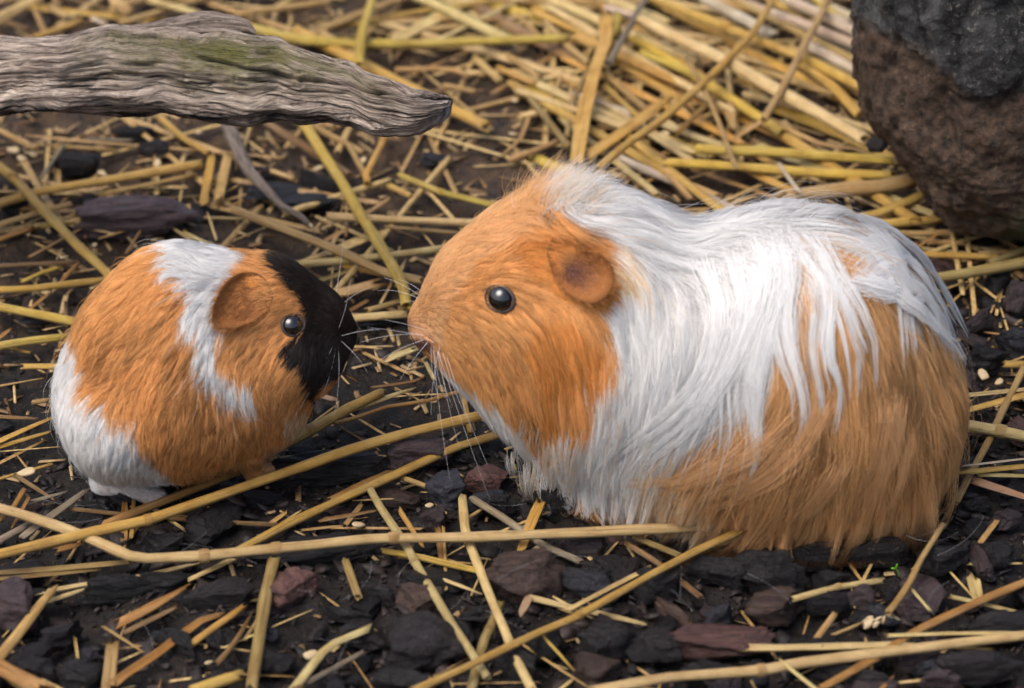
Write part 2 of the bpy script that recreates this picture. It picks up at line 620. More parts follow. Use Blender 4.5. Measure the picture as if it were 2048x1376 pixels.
    o = add("driftwood_log", me, label="weathered grey driftwood log with green moss reaching in above the ground", cat="log")

    # the raised splinter on top of the log
    st = np.linspace(150, 512, 110)
    t0 = np.interp(st, [150, 215, 280, 330, 380, 425, 470, 497, 512], [74, 56, 50, 38, 30, 25, 29, 40, 62])
    b0 = np.interp(st, [150, 280, 400, 470, 512], [84, 80, 74, 72, 70])
    jg = fbm(np.stack([st * 0.06, st * 0, st * 0], -1), 3, 9)
    t0 = t0 + 1.2 * jg
    mm = 40
    T2 = np.linspace(0, 2 * np.pi, mm, endpoint=False)
    c0 = gp(st, (t0 + b0) / 2, np.interp(st, [150, 512], [11.7, 12.4]))
    e0 = np.maximum(0.12, (b0 - t0) / 2 * KPX)
    SS, TT = np.meshgrid(st * KPX, T2, indexing='ij')
    qq = np.stack([SS * 0.6, np.cos(TT) * 1.5, np.sin(TT) * 1.5], -1)
    d0 = 0.09 * fbm(qq * np.array([1, 2.5, 2.5]), 4, 77)
    P2 = c0[:, None, :] + (e0[:, None] * np.sin(TT) + d0 * np.sin(TT))[..., None] * UPV - ((e0[:, None] * 0.9) * np.cos(TT) + d0 * np.cos(TT))[..., None] * FWD
    fl = grid_faces(110, mm).tolist() + [tuple(range(mm - 1, -1, -1)), tuple(range(109 * mm, 110 * mm))]
    me2 = make_mesh("splinter", P2.reshape(-1, 3), fl, M_DRIFT, True, np.stack([SS, TT * 2], -1).reshape(-1, 2))
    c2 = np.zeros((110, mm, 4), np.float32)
    c2[..., 1] = np.clip(-np.sin(TT), 0, 1) * 0.9  # darker towards the underside
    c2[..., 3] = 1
    at = me2.attributes.new("surf_zones", 'FLOAT_COLOR', 'POINT')
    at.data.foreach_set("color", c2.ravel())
    add("splinter", me2, o, label="raised brown splinter along the top edge")


build_log()


def build_stump():
    ctr = gp(2032.0, 152.0, 7.0)
    n, m = 300, 320
    # profile from the underside up: rounded butt, then a straight trunk
    a = np.linspace(0, 1, n)
    R = 7.05
    ph = np.clip(a / 0.5, 0, 1) * (np.pi / 2)
    rad = np.where(a < 0.5, R * np.sin(ph) ** 0.9, R * (1 + 0.10 * (a - 0.5)))
    zz = np.where(a < 0.5, ctr[2] - (ctr[2] - 0.05) * np.cos(ph), ctr[2] + (a - 0.5) * 2 * 20)
    th = np.linspace(0, 2 * np.pi, m, endpoint=False)
    A, T = np.meshgrid(np.arange(n), th, indexing='ij')
    r = rad[:, None] * np.ones_like(T)
    z = zz[:, None] * np.ones_like(T)
    q = np.stack([np.cos(T) * r, np.sin(T) * r, z], -1)
    vert = np.clip((z - 7.5) / 2.5, 0, 1)
    # bark shell on the upper camera-left side, bare brown wood below it
    edge = z - (8.2 + 1.6 * fbm(q * np.array([.35, .35, .16]), 5, 2) + 2.6 * np.sin(T * 1.0 - 2.4))
    bark = np.clip(edge * 1.1 + 0.5, 0, 1)
    nm = norm(np.array([-.78, -.30, -.55]))
    cut = np.maximum(0, (q - np.array([0, 0, 7.0])) @ nm - 6.1)         # hewn slanting face
    crk_ = np.clip(0.22 - np.abs(fbm(q * np.array([.45, .45, .25]), 3, 23)), 0, 1)
    d = 0.55 * fbm(q * 0.22, 3, 31) + 0.26 * fbm(q * 0.8, 5, 51) + 0.10 * fbm(q * 2.6, 4, 71) - 1.2 * crk_ * np.clip(z / 4, 0, 1) - cut
    rid = fbm(q * np.array([1.1, 1.1, .3]), 5, 91)
    d = d + bark * (0.16 + 0.22 * rid)
    rr = np.maximum(r + d * np.clip(r / 2, 0, 1), 0)
    P = np.stack([ctr[0] + rr * np.cos(T), ctr[1] + rr * np.sin(T), z + 0.25 * fbm(q * 0.5, 3, 13) * np.clip(z / 3, 0, 1)], -1)
    fl = grid_faces(n, m).tolist() + [tuple(range((n - 1) * m, n * m))]
    me = make_mesh("stump", P.reshape(-1, 3), fl, M_STUMP, True)
    c = np.zeros((n, m, 4), np.float32)
    c[..., 0] = np.clip(fbm(q * 0.35, 3, 5) * 1.5 - 0.25, 0, 1) * np.exp(-((np.degrees(T) - 285) / 30) ** 2)
    c[..., 1] = bark
    c[..., 3] = 1
    at = me.attributes.new("surf_zones", 'FLOAT_COLOR', 'POINT')
    at.data.foreach_set("color", c.ravel())
    o = add("tree_stump", me, label="big dark rough stump with rounded base behind the long-haired guinea pig", cat="stump")
    # loose flap of bark hanging off its flank
    fp = chip_shape(91, 2)
    fp = fp * np.array([0.5, 0.3, 0.45])
    fm = make_mesh("bark_flap", fp + gp(1756, 284, 5.0) - np.array([0, 0.2, 0]), ICO2[1], M_BARK, False)
    fo = add("bark_flap", fm, o, label="loose black flap of bark on the stump's edge")
    fo.color = (0.018, 0.014, 0.012, 1)


def ico(sub):
    bm = bmesh.new()
    bmesh.ops.create_icosphere(bm, subdivisions=sub, radius=1.0)
    v = np.array([x.co[:] for x in bm.verts])
    f = np.array([[x.index for x in fc.verts] for fc in bm.faces])
    bm.free()
    return v, f


ICO1, ICO2, ICO3, ICO4 = ico(1), ico(2), ico(3), ico(4)


def chip_shape(seed, sub=3):
    r = np.random.default_rng(seed)
    p = (ICO1, ICO1, ICO2, ICO3, ICO4)[sub][0].copy()
    p = np.sign(p) * np.abs(p) ** 0.8
    for k in range(11):
        n = norm(r.normal(size=3) * np.array([1, 1, 0.8]))
        d = r.uniform(0.5, 0.85)
        e = np.maximum(0, p @ n - d)
        p -= e[:, None] * n
    # top and bottom split planes, slightly tilted
    for sgn in (1, -1):
        n = norm(np.array([r.uniform(-.18, .18), r.uniform(-.18, .18), sgn]))
        e = np.maximum(0, p @ n - r.uniform(0.55, 0.75))
        p -= e[:, None] * n
    # bark splits into plates: each layer ends at its own ragged edge
    lay = np.floor((p[:, 2] + 1) * 3.2 + 0.35 * fbm(p * 1.5 + seed, 2, seed + 9))
    hsh = _hash(lay.astype(np.int64), lay.astype(np.int64) * 3, lay.astype(np.int64) * 0, seed)
    p[:, :2] *= (1 + 0.13 * hsh)[:, None]
    nrm = norm(p)
    p += nrm * (0.11 * fbm(p * np.array([1.6, 2.4, 5.0]) + seed, 4, seed))[:, None]
    if sub >= 3:
        p += nrm * (0.06 * fbm(p * np.array([4, 8, 12.0]) + seed, 3, seed + 3))[:, None]
    return p


build_stump()


# ------------------------------------------------------------------ bark chips
CHIPS = [make_mesh("bark_chip", chip_shape(100 + k, 4), ICO4[1], M_BARK, False) for k in range(16)]
BIGCHIPS = [make_mesh("bark_chip", chip_shape(300 + k, 4), ICO4[1], M_BARK, False) for k in range(8)]
CC = {"black": (0.009, 0.008, 0.009), "dark": (0.017, 0.013, 0.014), "brown": (0.075, 0.046, 0.034),
      "red": (0.14, 0.070, 0.058), "purple": (0.082, 0.056, 0.058), "blue": (0.040, 0.042, 0.054)}


def place_chip(mesh, c, L, W, H, ang, z, col, label, group=None, tilt=(0, 0), name="bark_chip", boost=1.0):
    o = add(name, mesh, label=label, cat="bark chip", group=group)
    o.location = (c[0] * U, c[1] * U, z * U)
    o.rotation_euler = (tilt[0], tilt[1], ang)
    o.scale = (L, W, H)
    f = np.random.default_rng(int(abs(c[0] * 977 + c[1] * 131) * 10)).uniform(0.75, 1.25)
    f *= boost * 0.95
    o.color = (*[min(1, x * f) for x in CC[col]], 1)
    return o


# px centre, px length, px height in picture, angle in picture, thickness cm, colour, label
TRACED_CHIPS = [
    (280, 437, 275, 100, -4, 1.5, "purple", "large thick purplish brown bark slab lying behind the small guinea pig"),
    (145, 325, 95, 52, 0, 1.0, "black", "round black bark lump ringed by pale wood crumbs under the log"),
    (315, 300, 66, 44, 0, 0.8, "dark", "small dark bark chip below the driftwood log"),
    (262, 268, 120, 22, 0, 0.7, "black", None),
    (640, 365, 120, 34, -20, 0.8, "black", "narrow black strip standing in for shadow beside the long yellow straw"),  # black chip put in as a patch of shadow
    (1462, 1281, 222, 84, 3, 1.0, "red", "large flat reddish brown bark slab under the split straw"),
    (1065, 1152, 140, 92, 6, 1.6, "brown", "blocky dark brown bark chunk under the long jointed straw"),
    (843, 1199, 96, 62, 10, 1.0, "brown", "brown bark chip crossed by the pale straw with a black spot"),
    (855, 1297, 135, 112, 0, 1.5, "dark", "rugged dark bark lump beside the pale crossing straws"),
    (593, 1180, 84, 104, -50, 1.2, "red", "upright reddish bark chip leaning beside the thick olive straw"),
    (429, 1196, 124, 60, 6, 1.2, "dark", "smooth black bark chip beside the frayed orange straws"),
    (1538, 1216, 128, 66, 4, 1.2, "brown", "dark brown bark slab with a broken front edge above the red slab"),
    (1842, 1198, 135, 96, -24, 0.7, "purple", "flat dark bark plate under the dry seed-head stalk"),
    (854, 905, 146, 76, 12, 1.2, "purple", "wrinkled purplish bark chip between the two animals"),
    (967, 960, 96, 60, -6, 1.1, "red", "reddish bark chip under the long-haired guinea pig's chin"),
    (897, 978, 66, 72, 30, 0.9, "blue", "slaty blue-grey bark chip standing beside the reddish chip"),
    (72, 1340, 92, 60, 0, 1.0, "dark", None), (153, 1346, 72, 62, 0, 1.0, "dark", None),
    (29, 1207, 96, 104, 0, 1.5, "purple", "big rounded reddish black bark lump near the split brown straw"),
    (869, 1038, 54, 52, 20, 0.9, "purple", None), (1179, 1092, 90, 44, 0, 1.0, "purple", None), (1212, 1133, 86, 46, 4, 0.9, "dark", None),
    (1179, 1168, 120, 46, -12, 0.8, "blue", None), (1321, 1168, 106, 64, 10, 1.2, "dark", None), (1230, 1292, 116, 86, 20, 1.5, "dark", None),
    (1316, 1302, 90, 70, 0, 1.3, "dark", None), (1192, 1351, 80, 62, 0, 1.2, "brown", None), (1437, 1234, 78, 40, 20, 0.8, "blue", None),
    (1347, 1230, 118, 36, -36, 0.6, "brown", "thin curved brown bark strip leaning against the red slab"),
    (1432, 1142, 96, 54, 0, 1.2, "dark", None), (1543, 1142, 130, 64, 0, 1.4, "dark", None), (1832, 1322, 76, 30, 0, 0.6, "purple", None),
    (1961, 1338, 160, 54, 4, 1.2, "dark", "long furrowed black bark piece beneath the pale long straws"),
    (1648, 1203, 96, 40, 8, 0.9, "dark", None), (1728, 1198, 54, 48, 0, 1.0, "purple", None), (1658, 1164, 66, 36, 0, 0.9, "dark", None),
    (1969, 1131, 90, 26, -62, 0.7, "purple", None), (1987, 1108, 76, 54, 0, 0.9, "dark", None), (1962, 645, 90, 54, 26, 1.2, "purple", None),
    (1909, 645, 56, 50, 0, 1.1, "blue", None), (2027, 683, 66, 54, 0, 1.2, "blue", None), (2030, 600, 70, 60, 30, 1.3, "purple", None),
    (1975, 720, 80, 40, 0, 1.0, "dark", None), (1900, 560, 60, 34, 0, 0.8, "dark", None), (640, 935, 300, 70, 6, 1.2, "black", "long black rotten bark piece running under the golden straws"),
    (420, 1050, 110, 90, 50, 1.2, "black", None), (640, 1098, 210, 50, 4, 0.8, "black", "black bark strip tucked under the jointed straw"),
    (1120, 1010, 90, 50, 0, 1.2, "black", None), (1000, 1010, 80, 46, 10, 1.0, "dark", None), (700, 1265, 70, 40, 20, 0.8, "dark", None),
    (760, 1190, 80, 36, -15, 0.8, "dark", None), (690, 1230, 90, 26, -18, 0.5, "black", None), (1030, 1330, 120, 60, -20, 1.2, "dark", None),
    (1090, 1290, 70, 60, 0, 1.1, "black", None), (960, 1230, 60, 40, 0, 0.8, "dark", None), (330, 1090, 100, 46, 10, 0.8, "dark", None),
    (250, 1180, 140, 50, 6, 1.0, "black", None), (360, 1290, 90, 40, -20, 0.9, "black", None), (330, 1170, 110, 36, 4, 0.8, "black", None),
    (120, 1270, 90, 44, 12, 0.8, "dark", None), (540, 1330, 80, 46, 0, 0.9, "dark", None), (800, 1360, 90, 50, 0, 0.9, "dark", None),
    (1400, 1350, 110, 50, 0, 1.0, "dark", None), (1700, 1350, 120, 46, -10, 0.9, "dark", None), (1880, 1360, 90, 44, 0, 0.9, "purple", None),
    (1990, 1250, 110, 60, 10, 1.1, "dark", None), (1740, 1110, 120, 50, 0, 1.0, "black", None), (1880, 1120, 90, 60, 0, 1.0, "black", None),
    (1640, 1110, 120, 50, 4, 1.0, "dark", None), (2010, 1040, 70, 40, 20, 0.8, "purple", None), (1960, 1010, 60, 40, 0, 0.8, "dark", None),
    (540, 380, 120, 60, 10, 0.5, "blue", None), (620, 405, 130, 50, 0, 0.5, "blue", None), (80, 640, 70, 26, 0, 0.5, "blue", None),
    (870, 320, 60, 20, 0, 0.4, "blue", None), (30, 415, 60, 30, 0, 0.7, "black", None), (760, 640, 90, 30, 10, 0.5, "blue", None),
]
CHIP_WORD = {"black": "jet black", "dark": "very dark brown", "brown": "mid-brown", "red": "reddish", "purple": "purplish", "blue": "slaty blue-grey"}


def chip_label(col, L):
    sz = "small" if L < .6 else ("medium-sized" if L < .95 else "sizeable")
    return "%s %s bark chip lying loose in the mulch" % (sz, CHIP_WORD[col]), "%s %s loose bark chips" % (sz, CHIP_WORD[col])


for k, (px, py, lp, hp, an, th, col, lab) in enumerate(TRACED_CHIPS):
    zt = th * 0.30
    c = gp(float(px), float(py), zt)
    L = lp * KPX * 0.5 / 0.86
    W = max(0.35, (hp * KPX - th * 0.5 * CP) / SP * 0.5 / 0.86 * 0.80)
    W = min(W, L * 1.15)
    mesh = BIGCHIPS[k % 8] if lp > 110 else CHIPS[k % 16]
    r = np.random.default_rng(k)
    place_chip(mesh, c, L, W, th * 0.8, math.atan2(math.tan(math.radians(an)), SP) + r.uniform(-.1, .1), zt, col,
               lab or chip_label(col, L)[0], None if lab else chip_label(col, L)[1], (r.uniform(-.12, .12), r.uniform(-.12, .12)),
               boost=2.0 if k == 0 else (1.35 if lab else 1.0))

occ = []
r = np.random.default_rng(55)
cnt = 0
while cnt < 212:
    px, py = r.uniform(-60, 2110), r.uniform(980, 1440)
    if r.random() < 0.22:
        px, py = r.uniform(1880, 2100), r.uniform(520, 1000)
    elif r.random() < 0.16:
        px, py = r.uniform(-40, 1000), r.uniform(270, 980)
    c = gp(px, py, 0.1)
    L = (0.25 + 1.25 * r.random() ** 1.6) * (0.6 if py < 900 and px < 1500 else 1)
    if any((c[0] - a) ** 2 + (c[1] - b) ** 2 < (0.75 * (L + l)) ** 2 for a, b, l in occ):
        if r.random() < 0.85:
            continue
    occ.append((c[0], c[1], L))
    col = r.choice(["black", "dark", "dark", "purple", "brown", "blue", "red"], p=[.28, .24, .14, .12, .09, .08, .05])
    place_chip(CHIPS[cnt % 16], c, L, L * r.uniform(.45, .8), L * r.uniform(.3, .55), r.uniform(0, 6.28), r.uniform(-.12, .22), col, *chip_label(col, L),
               (r.uniform(-.35, .35), r.uniform(-.35, .35)))
    cnt += 1

# crumbled mulch (uncountable)
def shard(seed, npt=11):
    r = np.random.default_rng(seed)
    bm = bmesh.new()
    for q in r.uniform(-1, 1, (npt, 3)) * np.array([1, .8, .7]):
        bm.verts.new(q)
    bmesh.ops.convex_hull(bm, input=bm.verts)
    bmesh.ops.delete(bm, geom=[v for v in bm.verts if not v.link_faces], context='VERTS')
    bmesh.ops.triangulate(bm, faces=bm.faces)
    bm.verts.index_update()
    v = np.array([x.co[:] for x in bm.verts])
    f = np.array([[x.index for x in fc.verts] for fc in bm.faces])
    bm.free()
    return v, f


def scatter_shards(name, pts, sc, mat, label, seed):
    r = np.random.default_rng(seed)
    VV, FF, nv = [], [], 0
    pick = r.integers(0, 12, len(pts))
    for k in range(12):
        bv, bf = shard(seed * 100 + k)
        p, c = pts[pick == k], sc[pick == k]
        n = len(p)
        a, tx, ty = r.uniform(0, 2 * np.pi, n)[:, None], r.normal(0, .35, (n, 1)), r.normal(0, .35, (n, 1))
        v = bv[None] * c[:, None, :]
        z = v[..., 2] + v[..., 0] * tx + v[..., 1] * ty
        o = np.stack([v[..., 0] * np.cos(a) - v[..., 1] * np.sin(a), v[..., 0] * np.sin(a) + v[..., 1] * np.cos(a), z], -1) + p[:, None]
        VV.append(o.reshape(-1, 3))
        FF.append((bf[None] + (nv + np.arange(n) * len(bv))[:, None, None]).reshape(-1, 3))
        nv += n * len(bv)
    add(name, make_mesh(name, np.concatenate(VV), np.concatenate(FF), mat, False), label=label, kind="stuff")


def scatter(name, base_v, base_f, pts, sc, mat, label, seed, flat=None):
    r = np.random.default_rng(seed)
    n = len(pts)
    ang = r.uniform(0, 2 * np.pi, n)
    tx, ty = r.normal(0, .35, n), r.normal(0, .35, n)
    nv = len(base_v)
    vs_ = base_v[None] * sc[:, None, :]
    if flat is None:
        vs_ = vs_ * (1 + 0.30 * r.normal(size=(n, nv, 3)))
    ca, sa = np.cos(ang)[:, None], np.sin(ang)[:, None]
    x, y, z = vs_[..., 0], vs_[..., 1], vs_[..., 2]
    z = z + x * tx[:, None] * 0.6 + y * ty[:, None] * 0.6
    out = np.stack([x * ca - y * sa, x * sa + y * ca, z], -1) + pts[:, None, :]
    f = (base_f[None] + (np.arange(n) * nv)[:, None, None]).reshape(-1, base_f.shape[1])
    add(name, make_mesh(name, out.reshape(-1, 3), f, mat, False), label=label, kind="stuff")


def zone_points(n, seed, dens):
    r = np.random.default_rng(seed)
    out = []
    while len(out) < n:
        p = np.stack([r.uniform(-34, 34, 4000), r.uniform(-38, 48, 4000)], -1)
        keep = r.random(4000) < dens(p[:, 0], p[:, 1])
        out += p[keep].tolist()
    p = np.array(out[:n])
    z = ground_height(p[:, 0], p[:, 1])
    return np.column_stack([p, z])


def front(x, y):
    w = np.clip((-5 - y) / 5, 0, 1)
    w = np.maximum(w, np.clip((x - 17) / 2, 0, 1) * np.clip((9 - y) / 4, 0, 1))
    return 0.10 + 0.9 * w


BOXV = np.array([[-1, -1, -1], [1, -.8, -1], [.9, 1, -1], [-1.1, .7, -1], [-.9, -1, 1], [1, -.9, 1], [1, .8, 1], [-1, .9, 1]], float)
BOXF = np.array([[0, 3, 2, 1], [4, 5, 6, 7], [0, 1, 5, 4], [1, 2, 6, 5], [2, 3, 7, 6], [3, 0, 4, 7]])

pts = zone_points(9000, 5, front)
r = np.random.default_rng(6)
sc = r.uniform(0.07, 0.30, 9000)[:, None] * np.column_stack([np.ones(9000), r.uniform(.3, .8, 9000), r.uniform(.2, .5, 9000)]) * 1.3
pts[:, 2] += sc[:, 2] * 0.6
scatter_shards("mulch_crumbs", pts, sc, M_CRUMB, "fine dark crumbled mulch covering the ground", 8)
NCK = 1500
pts = zone_points(NCK, 25, lambda x, y: front(x, y) ** 1.5)
r = np.random.default_rng(26)
sc = r.uniform(0.3, 0.75, NCK)[:, None] * np.column_stack([np.ones(NCK), r.uniform(.4, .8, NCK), r.uniform(.2, .45, NCK)])
pts[:, 2] += sc[:, 2] * 0.5
scatter_shards("mulch_chunks", pts, sc, M_CRUMB, "small broken dark bark pieces packed into the mulch", 28)

def back(x, y):
    w = np.clip((y + 12) / 10, 0.0, 1)
    hole = np.exp(-(((x + 2) / 5) ** 2 + ((y - 12) / 5) ** 2)) * 0.55
    return np.clip(0.16 + 0.84 * w - hole, 0.05, 1)


NCH = 4600
pts = zone_points(NCH, 15, back)
r = np.random.default_rng(16)
ln = r.gamma(2.0, 0.16, NCH) + 0.08
sc = np.column_stack([ln, np.minimum(ln * .6, r.uniform(.03, .13, NCH)), r.uniform(.012, .035, NCH)])
pts[:, 2] += 0.05 + r.uniform(0, .12, NCH)
scatter("straw_chaff", BOXV, BOXF, pts, sc, M_CHAFF, "fine chaff and splintered straw bits strewn over the soil", 18, flat=1)

# ------------------------------------------------------------------ straw
SC = {"gold": (0.62, 0.37, 0.075), "yellow": (0.68, 0.47, 0.075), "pale": (0.70, 0.53, 0.23), "tan": (0.56, 0.35, 0.125),
      "brown": (0.24, 0.13, 0.045), "orange": (0.43, 0.21, 0.045), "olive": (0.38, 0.27, 0.09), "white": (0.70, 0.58, 0.44),
      "grey": (0.30, 0.24, 0.17), "pink": (0.55, 0.33, 0.20)}


def resample(P, n):
    d = np.concatenate([[0], np.cumsum(np.linalg.norm(np.diff(P, axis=0), axis=1))])
    t = np.linspace(0, d[-1], n)
    return np.stack([np.interp(t, d, P[:, k]) for k in range(3)], -1), d[-1]


def frames(P):
    T = np.gradient(P, axis=0)
    T = norm(T)
    N = norm(np.cross(T, np.array([0, 0, 1.0])))
    B = np.cross(N, T)
    return T, N, B


def straw_mesh(P, w, kind, seed):
    r = np.random.default_rng(seed)
    L = np.sum(np.linalg.norm(np.diff(P, axis=0), axis=1))
    n = int(min(40, max(5, L / 0.7)))
    P, L = resample(P, n)
    wob = 0.03 * min(1.5, L / 8)
    ph = r.uniform(0, 50)
    tt = np.linspace(0, L, n)
    T, N, B = frames(P)
    P = P + N * (wob * vnoise(np.stack([tt * .35 + ph, tt * 0, tt * 0], -1), 1))[:, None] + B * (0.5 * wob * vnoise(np.stack([tt * .35 + ph, tt * 0 + 9, tt * 0], -1), 2))[:, None]
    T, N, B = frames(P)
    rad = w / 2 * (1 + 0.10 * vnoise(np.stack([tt * .6 + ph, tt * 0, tt * 0 + 3], -1), 3))
    if kind == "round":
        m = 10
        th = np.linspace(0, 2 * np.pi, m, endpoint=False)
        flat = r.uniform(0.72, 0.98)
        prof = [(N[:, None] * np.cos(th)[None, :, None] + B[:, None] * np.sin(th)[None, :, None] * flat)]
        ring = P[:, None] + prof[0] * rad[:, None, None]
        # hollow ends: rim folds inward and runs back up the bore
        def end(i, s):
            j = ring[i] * 1
            jag = (T[i] * s)[None] * (r.uniform(-0.5, 0.25, m) * w)[:, None]
            outer = j + jag
            inner = P[i] + (j - P[i]) * 0.72 + jag * 0.8
            deep = P[i] + (j - P[i]) * 0.66 - T[i] * s * min(0.6, L * .2)
            return outer, inner, deep
        oa, ia, da = end(0, -1)
        ob, ib, db = end(n - 1, 1)
        ring = ring.copy()
        ring[0], ring[-1] = oa, ob
        allr = np.concatenate([da[None], ia[None], ring, ib[None], db[None]])
        f = grid_faces(len(allr), m).tolist() + [tuple(range(m - 1, -1, -1)), tuple(range((len(allr) - 1) * m, len(allr) * m))]
        u = np.concatenate([[0, 0], tt, [L, L]])
        uv = np.stack(np.meshgrid(u, th / 6.283 * 3, indexing='ij'), -1).reshape(-1, 2)
        return allr.reshape(-1, 3), f, uv, P, T, N, B, rad
    # split or flattened stalk: a thin curved strip with real thickness and ragged ends
    arc = {"split": 1.15, "flat": 0.45}[kind]
    m = 7
    a = np.linspace(-arc, arc, m)
    roll = r.uniform(-.35, .35)
    xs, ys = np.sin(a) / np.sin(arc), (np.cos(a) - np.cos(arc)) / np.sin(arc) * r.choice([1, -0.8])
    cr, sr = math.cos(roll), math.sin(roll)
    xs, ys = xs * cr - ys * sr, xs * sr + ys * cr
    th_ = max(0.02, 0.10 * w)
    taper = np.ones(n)
    if r.random() < .6:
        taper[-1] = r.uniform(.35, .8)
        taper[-2] = 0.5 + taper[-1] * .5
    up = P[:, None] + (N[:, None] * xs[None, :, None] + B[:, None] * ys[None, :, None]) * (rad * taper)[:, None, None]
    for i, s in ((0, -1), (-1, 1)):
        up[i] += (T[i] * s)[None] * (r.uniform(-1.2, 0.6, m) * w)[:, None]
    lo = up - B[:, None] * th_
    allv = np.concatenate([up, lo[:, ::-1]], 1)
    f = grid_faces(n, 2 * m).tolist() + [tuple(range(2 * m - 1, -1, -1)), tuple(range((n - 1) * 2 * m, n * 2 * m))]
    vv = np.concatenate([np.linspace(0, 1, m), np.linspace(1, 0, m)])
    uv = np.stack(np.meshgrid(tt, vv, indexing='ij'), -1).reshape(-1, 2)
    return allv.reshape(-1, 3), f, uv, P, T, N, B, rad


STRAWN = [0]
SLAB = {"round": {"gold": "golden round straw stalk among the loose bedding", "yellow": "bright yellow straw stalk among the loose bedding",
                  "pale": "pale cream straw stalk among the loose bedding", "tan": "dull tan straw stalk among the loose bedding",
                  "brown": "thin brown stalk half sunk in the mulch", "orange": "orange-brown stalk among the loose bedding",
                  "olive": "olive-tinged straw stalk among the loose bedding", "white": "whitish bleached straw stalk in the straw heap beside the stump",
                  "grey": "greyish weathered stalk among the loose bedding", "pink": "pinkish straw stalk among the loose bedding"}}


def straw(pts, wpx, col, kind="round", lvl=None, joints=(), label=None, cat="straw"):
    STRAWN[0] += 1
    k = STRAWN[0]
    r = np.random.default_rng(1000 + k)
    p = np.array(pts, float)
    w = max(0.07, wpx * KPX)
    if lvl is None:
        lvl = r.uniform(0.12, 0.45)
    if kind == "round":
        z = lvl + w * 0.45
    else:
        z = lvl + 0.1
    zz = np.linspace(z + r.uniform(-.08, .1), z + r.uniform(-.08, .1), len(p))
    P = gp(p[:, 0], p[:, 1], zz)
    if len(P) > 2:          # soften traced corners a little
        Q = [P[0]]
        for a, b, c in zip(P[:-2], P[1:-1], P[2:]):
            Q += [b * .8 + a * .2, b * .97 + (a + c) * .015, b * .8 + c * .2]
        P = np.array(Q + [P[-1]])
    v, f, uv, C, T, N, B, rad = straw_mesh(P, w, kind, 2000 + k)
    o0 = C[len(C) // 2].copy()
    o0[2] = 0
    me = make_mesh("straw_stalk", v - o0, f, M_STRAW, True, uv)
    if label is None:
        if kind == "round":
            sz = ("thin" if wpx < 12 else ("stout" if wpx > 19 else "")) + (" short" if np.hypot(*(p[-1] - p[0])) < 90 else " long")
            sz = sz.strip()
            label, grp = sz + " " + SLAB["round"][col], sz + " " + col + " straws in the bedding"
        else:
            label = ("split %s straw strip lying on the bedding" if kind == "split" else "flattened %s straw blade lying on the bedding") % {"white": "whitish", "pink": "pinkish"}.get(col, col)
            sz = "short" if np.hypot(*(p[-1] - p[0])) < 90 else "long"
            label = sz + " " + label
            grp = sz + " " + kind + " " + col + " straws in the bedding"
    else:
        grp = None
    o = add("straw_stalk", me, label=label, cat=cat, group=grp, loc=tuple(o0 * U))
    f = r.uniform(0.82, 1.15)
    o.color = (*[min(.9, x * f * r.uniform(.95, 1.05)) for x in SC[col]], 1)
    for (jx, jy) in joints:
        jp = gp(float(jx), float(jy), z)
        i = int(np.argmin(np.linalg.norm(C - jp, axis=1)))
        m = 12
        th = np.linspace(0, 2 * np.pi, m, endpoint=False)
        prof = [(-1.1, .98), (-.7, 1.05), (-.2, 1.13), (.15, 1.07), (.5, 1.10), (.9, .99)]
        vv = []
        for (a, b) in prof:
            vv.append(jp * 0 + C[i] + (jp - C[i]) @ T[i] * T[i] + T[i] * a * w * .42 + (N[i][None] * np.cos(th)[:, None] + B[i][None] * np.sin(th)[:, None]) * rad[i] * b)
        vv = np.concatenate(vv)
        jm = make_mesh("joint", vv - o0, grid_faces(len(prof), m), M_STRAW, True, np.stack([np.repeat(np.arange(6) * .3, m), np.tile(th, 6)], -1))
        jo = add("joint", jm, o)
        jo.color = (o.color[0] * .85, o.color[1] * .76, o.color[2] * .68, 1)
    return o


S = straw
# --- foreground
S([(-30, 1008), (37, 1027), (144, 1063), (187, 1081), (271, 1118), (406, 1112), (553, 1095), (754, 1078), (933, 1075), (1077, 1069), (1180, 1066), (1269, 1060), (1440, 1052)], 23, "pale", lvl=1.0, joints=[(409, 1111), (789, 1076), (553, 1096)],
  label="longest pale straw, kinked and jointed, crossing in front of both guinea pigs")
S([(-30, 1113), (0, 1107), (173, 1066), (297, 1040), (420, 997), (560, 948), (705, 899), (822, 864), (990, 823)], 20, "gold", lvl=1.25, joints=[(297, 1040)],
  label="long golden straw running from the small guinea pig's foot towards the other's chest")
S([(205, 1051), (273, 1023), (383, 980), (480, 940)], 17, "orange", lvl=0.55, label="orange straw passing under the small guinea pig's belly")
S([(470, 1106), (581, 1046), (680, 1000), (793, 948), (909, 893), (1020, 862)], 19, "gold", lvl=0.5, label="golden straw reaching under the chin of the long-haired guinea pig")
S([(545, 900), (618, 861), (655, 842), (690, 819), (763, 785)], 22, "gold", lvl=0.45, joints=[(620, 860)], label="jointed golden straw under the small guinea pig's chin, split at its end")
S([(690, 824), (763, 798), (826, 777)], 15, "pale", "split", .45)
S([(668, 847), (723, 832), (769, 814), (851, 803), (927, 781)], 9, "orange", lvl=.6, label="thin wavy orange stem between the two guinea pigs")
S([(925, 783), (933, 820), (941, 868)], 10, "gold", lvl=.3)
S([(740, 978), (760, 1012), (818, 1101), (829, 1124), (904, 1248), (944, 1305), (976, 1356)], 16, "pale", lvl=.55, joints=[(829, 1122)], label="pale diagonal straw with a black-spotted joint")
S([(924, 994), (931, 1066), (944, 1101), (976, 1181), (1005, 1248), (1033, 1320), (1068, 1384)], 17, "pale", lvl=.55, joints=[(938, 1086)], label="pale straw bent at a joint beneath the longest straw")
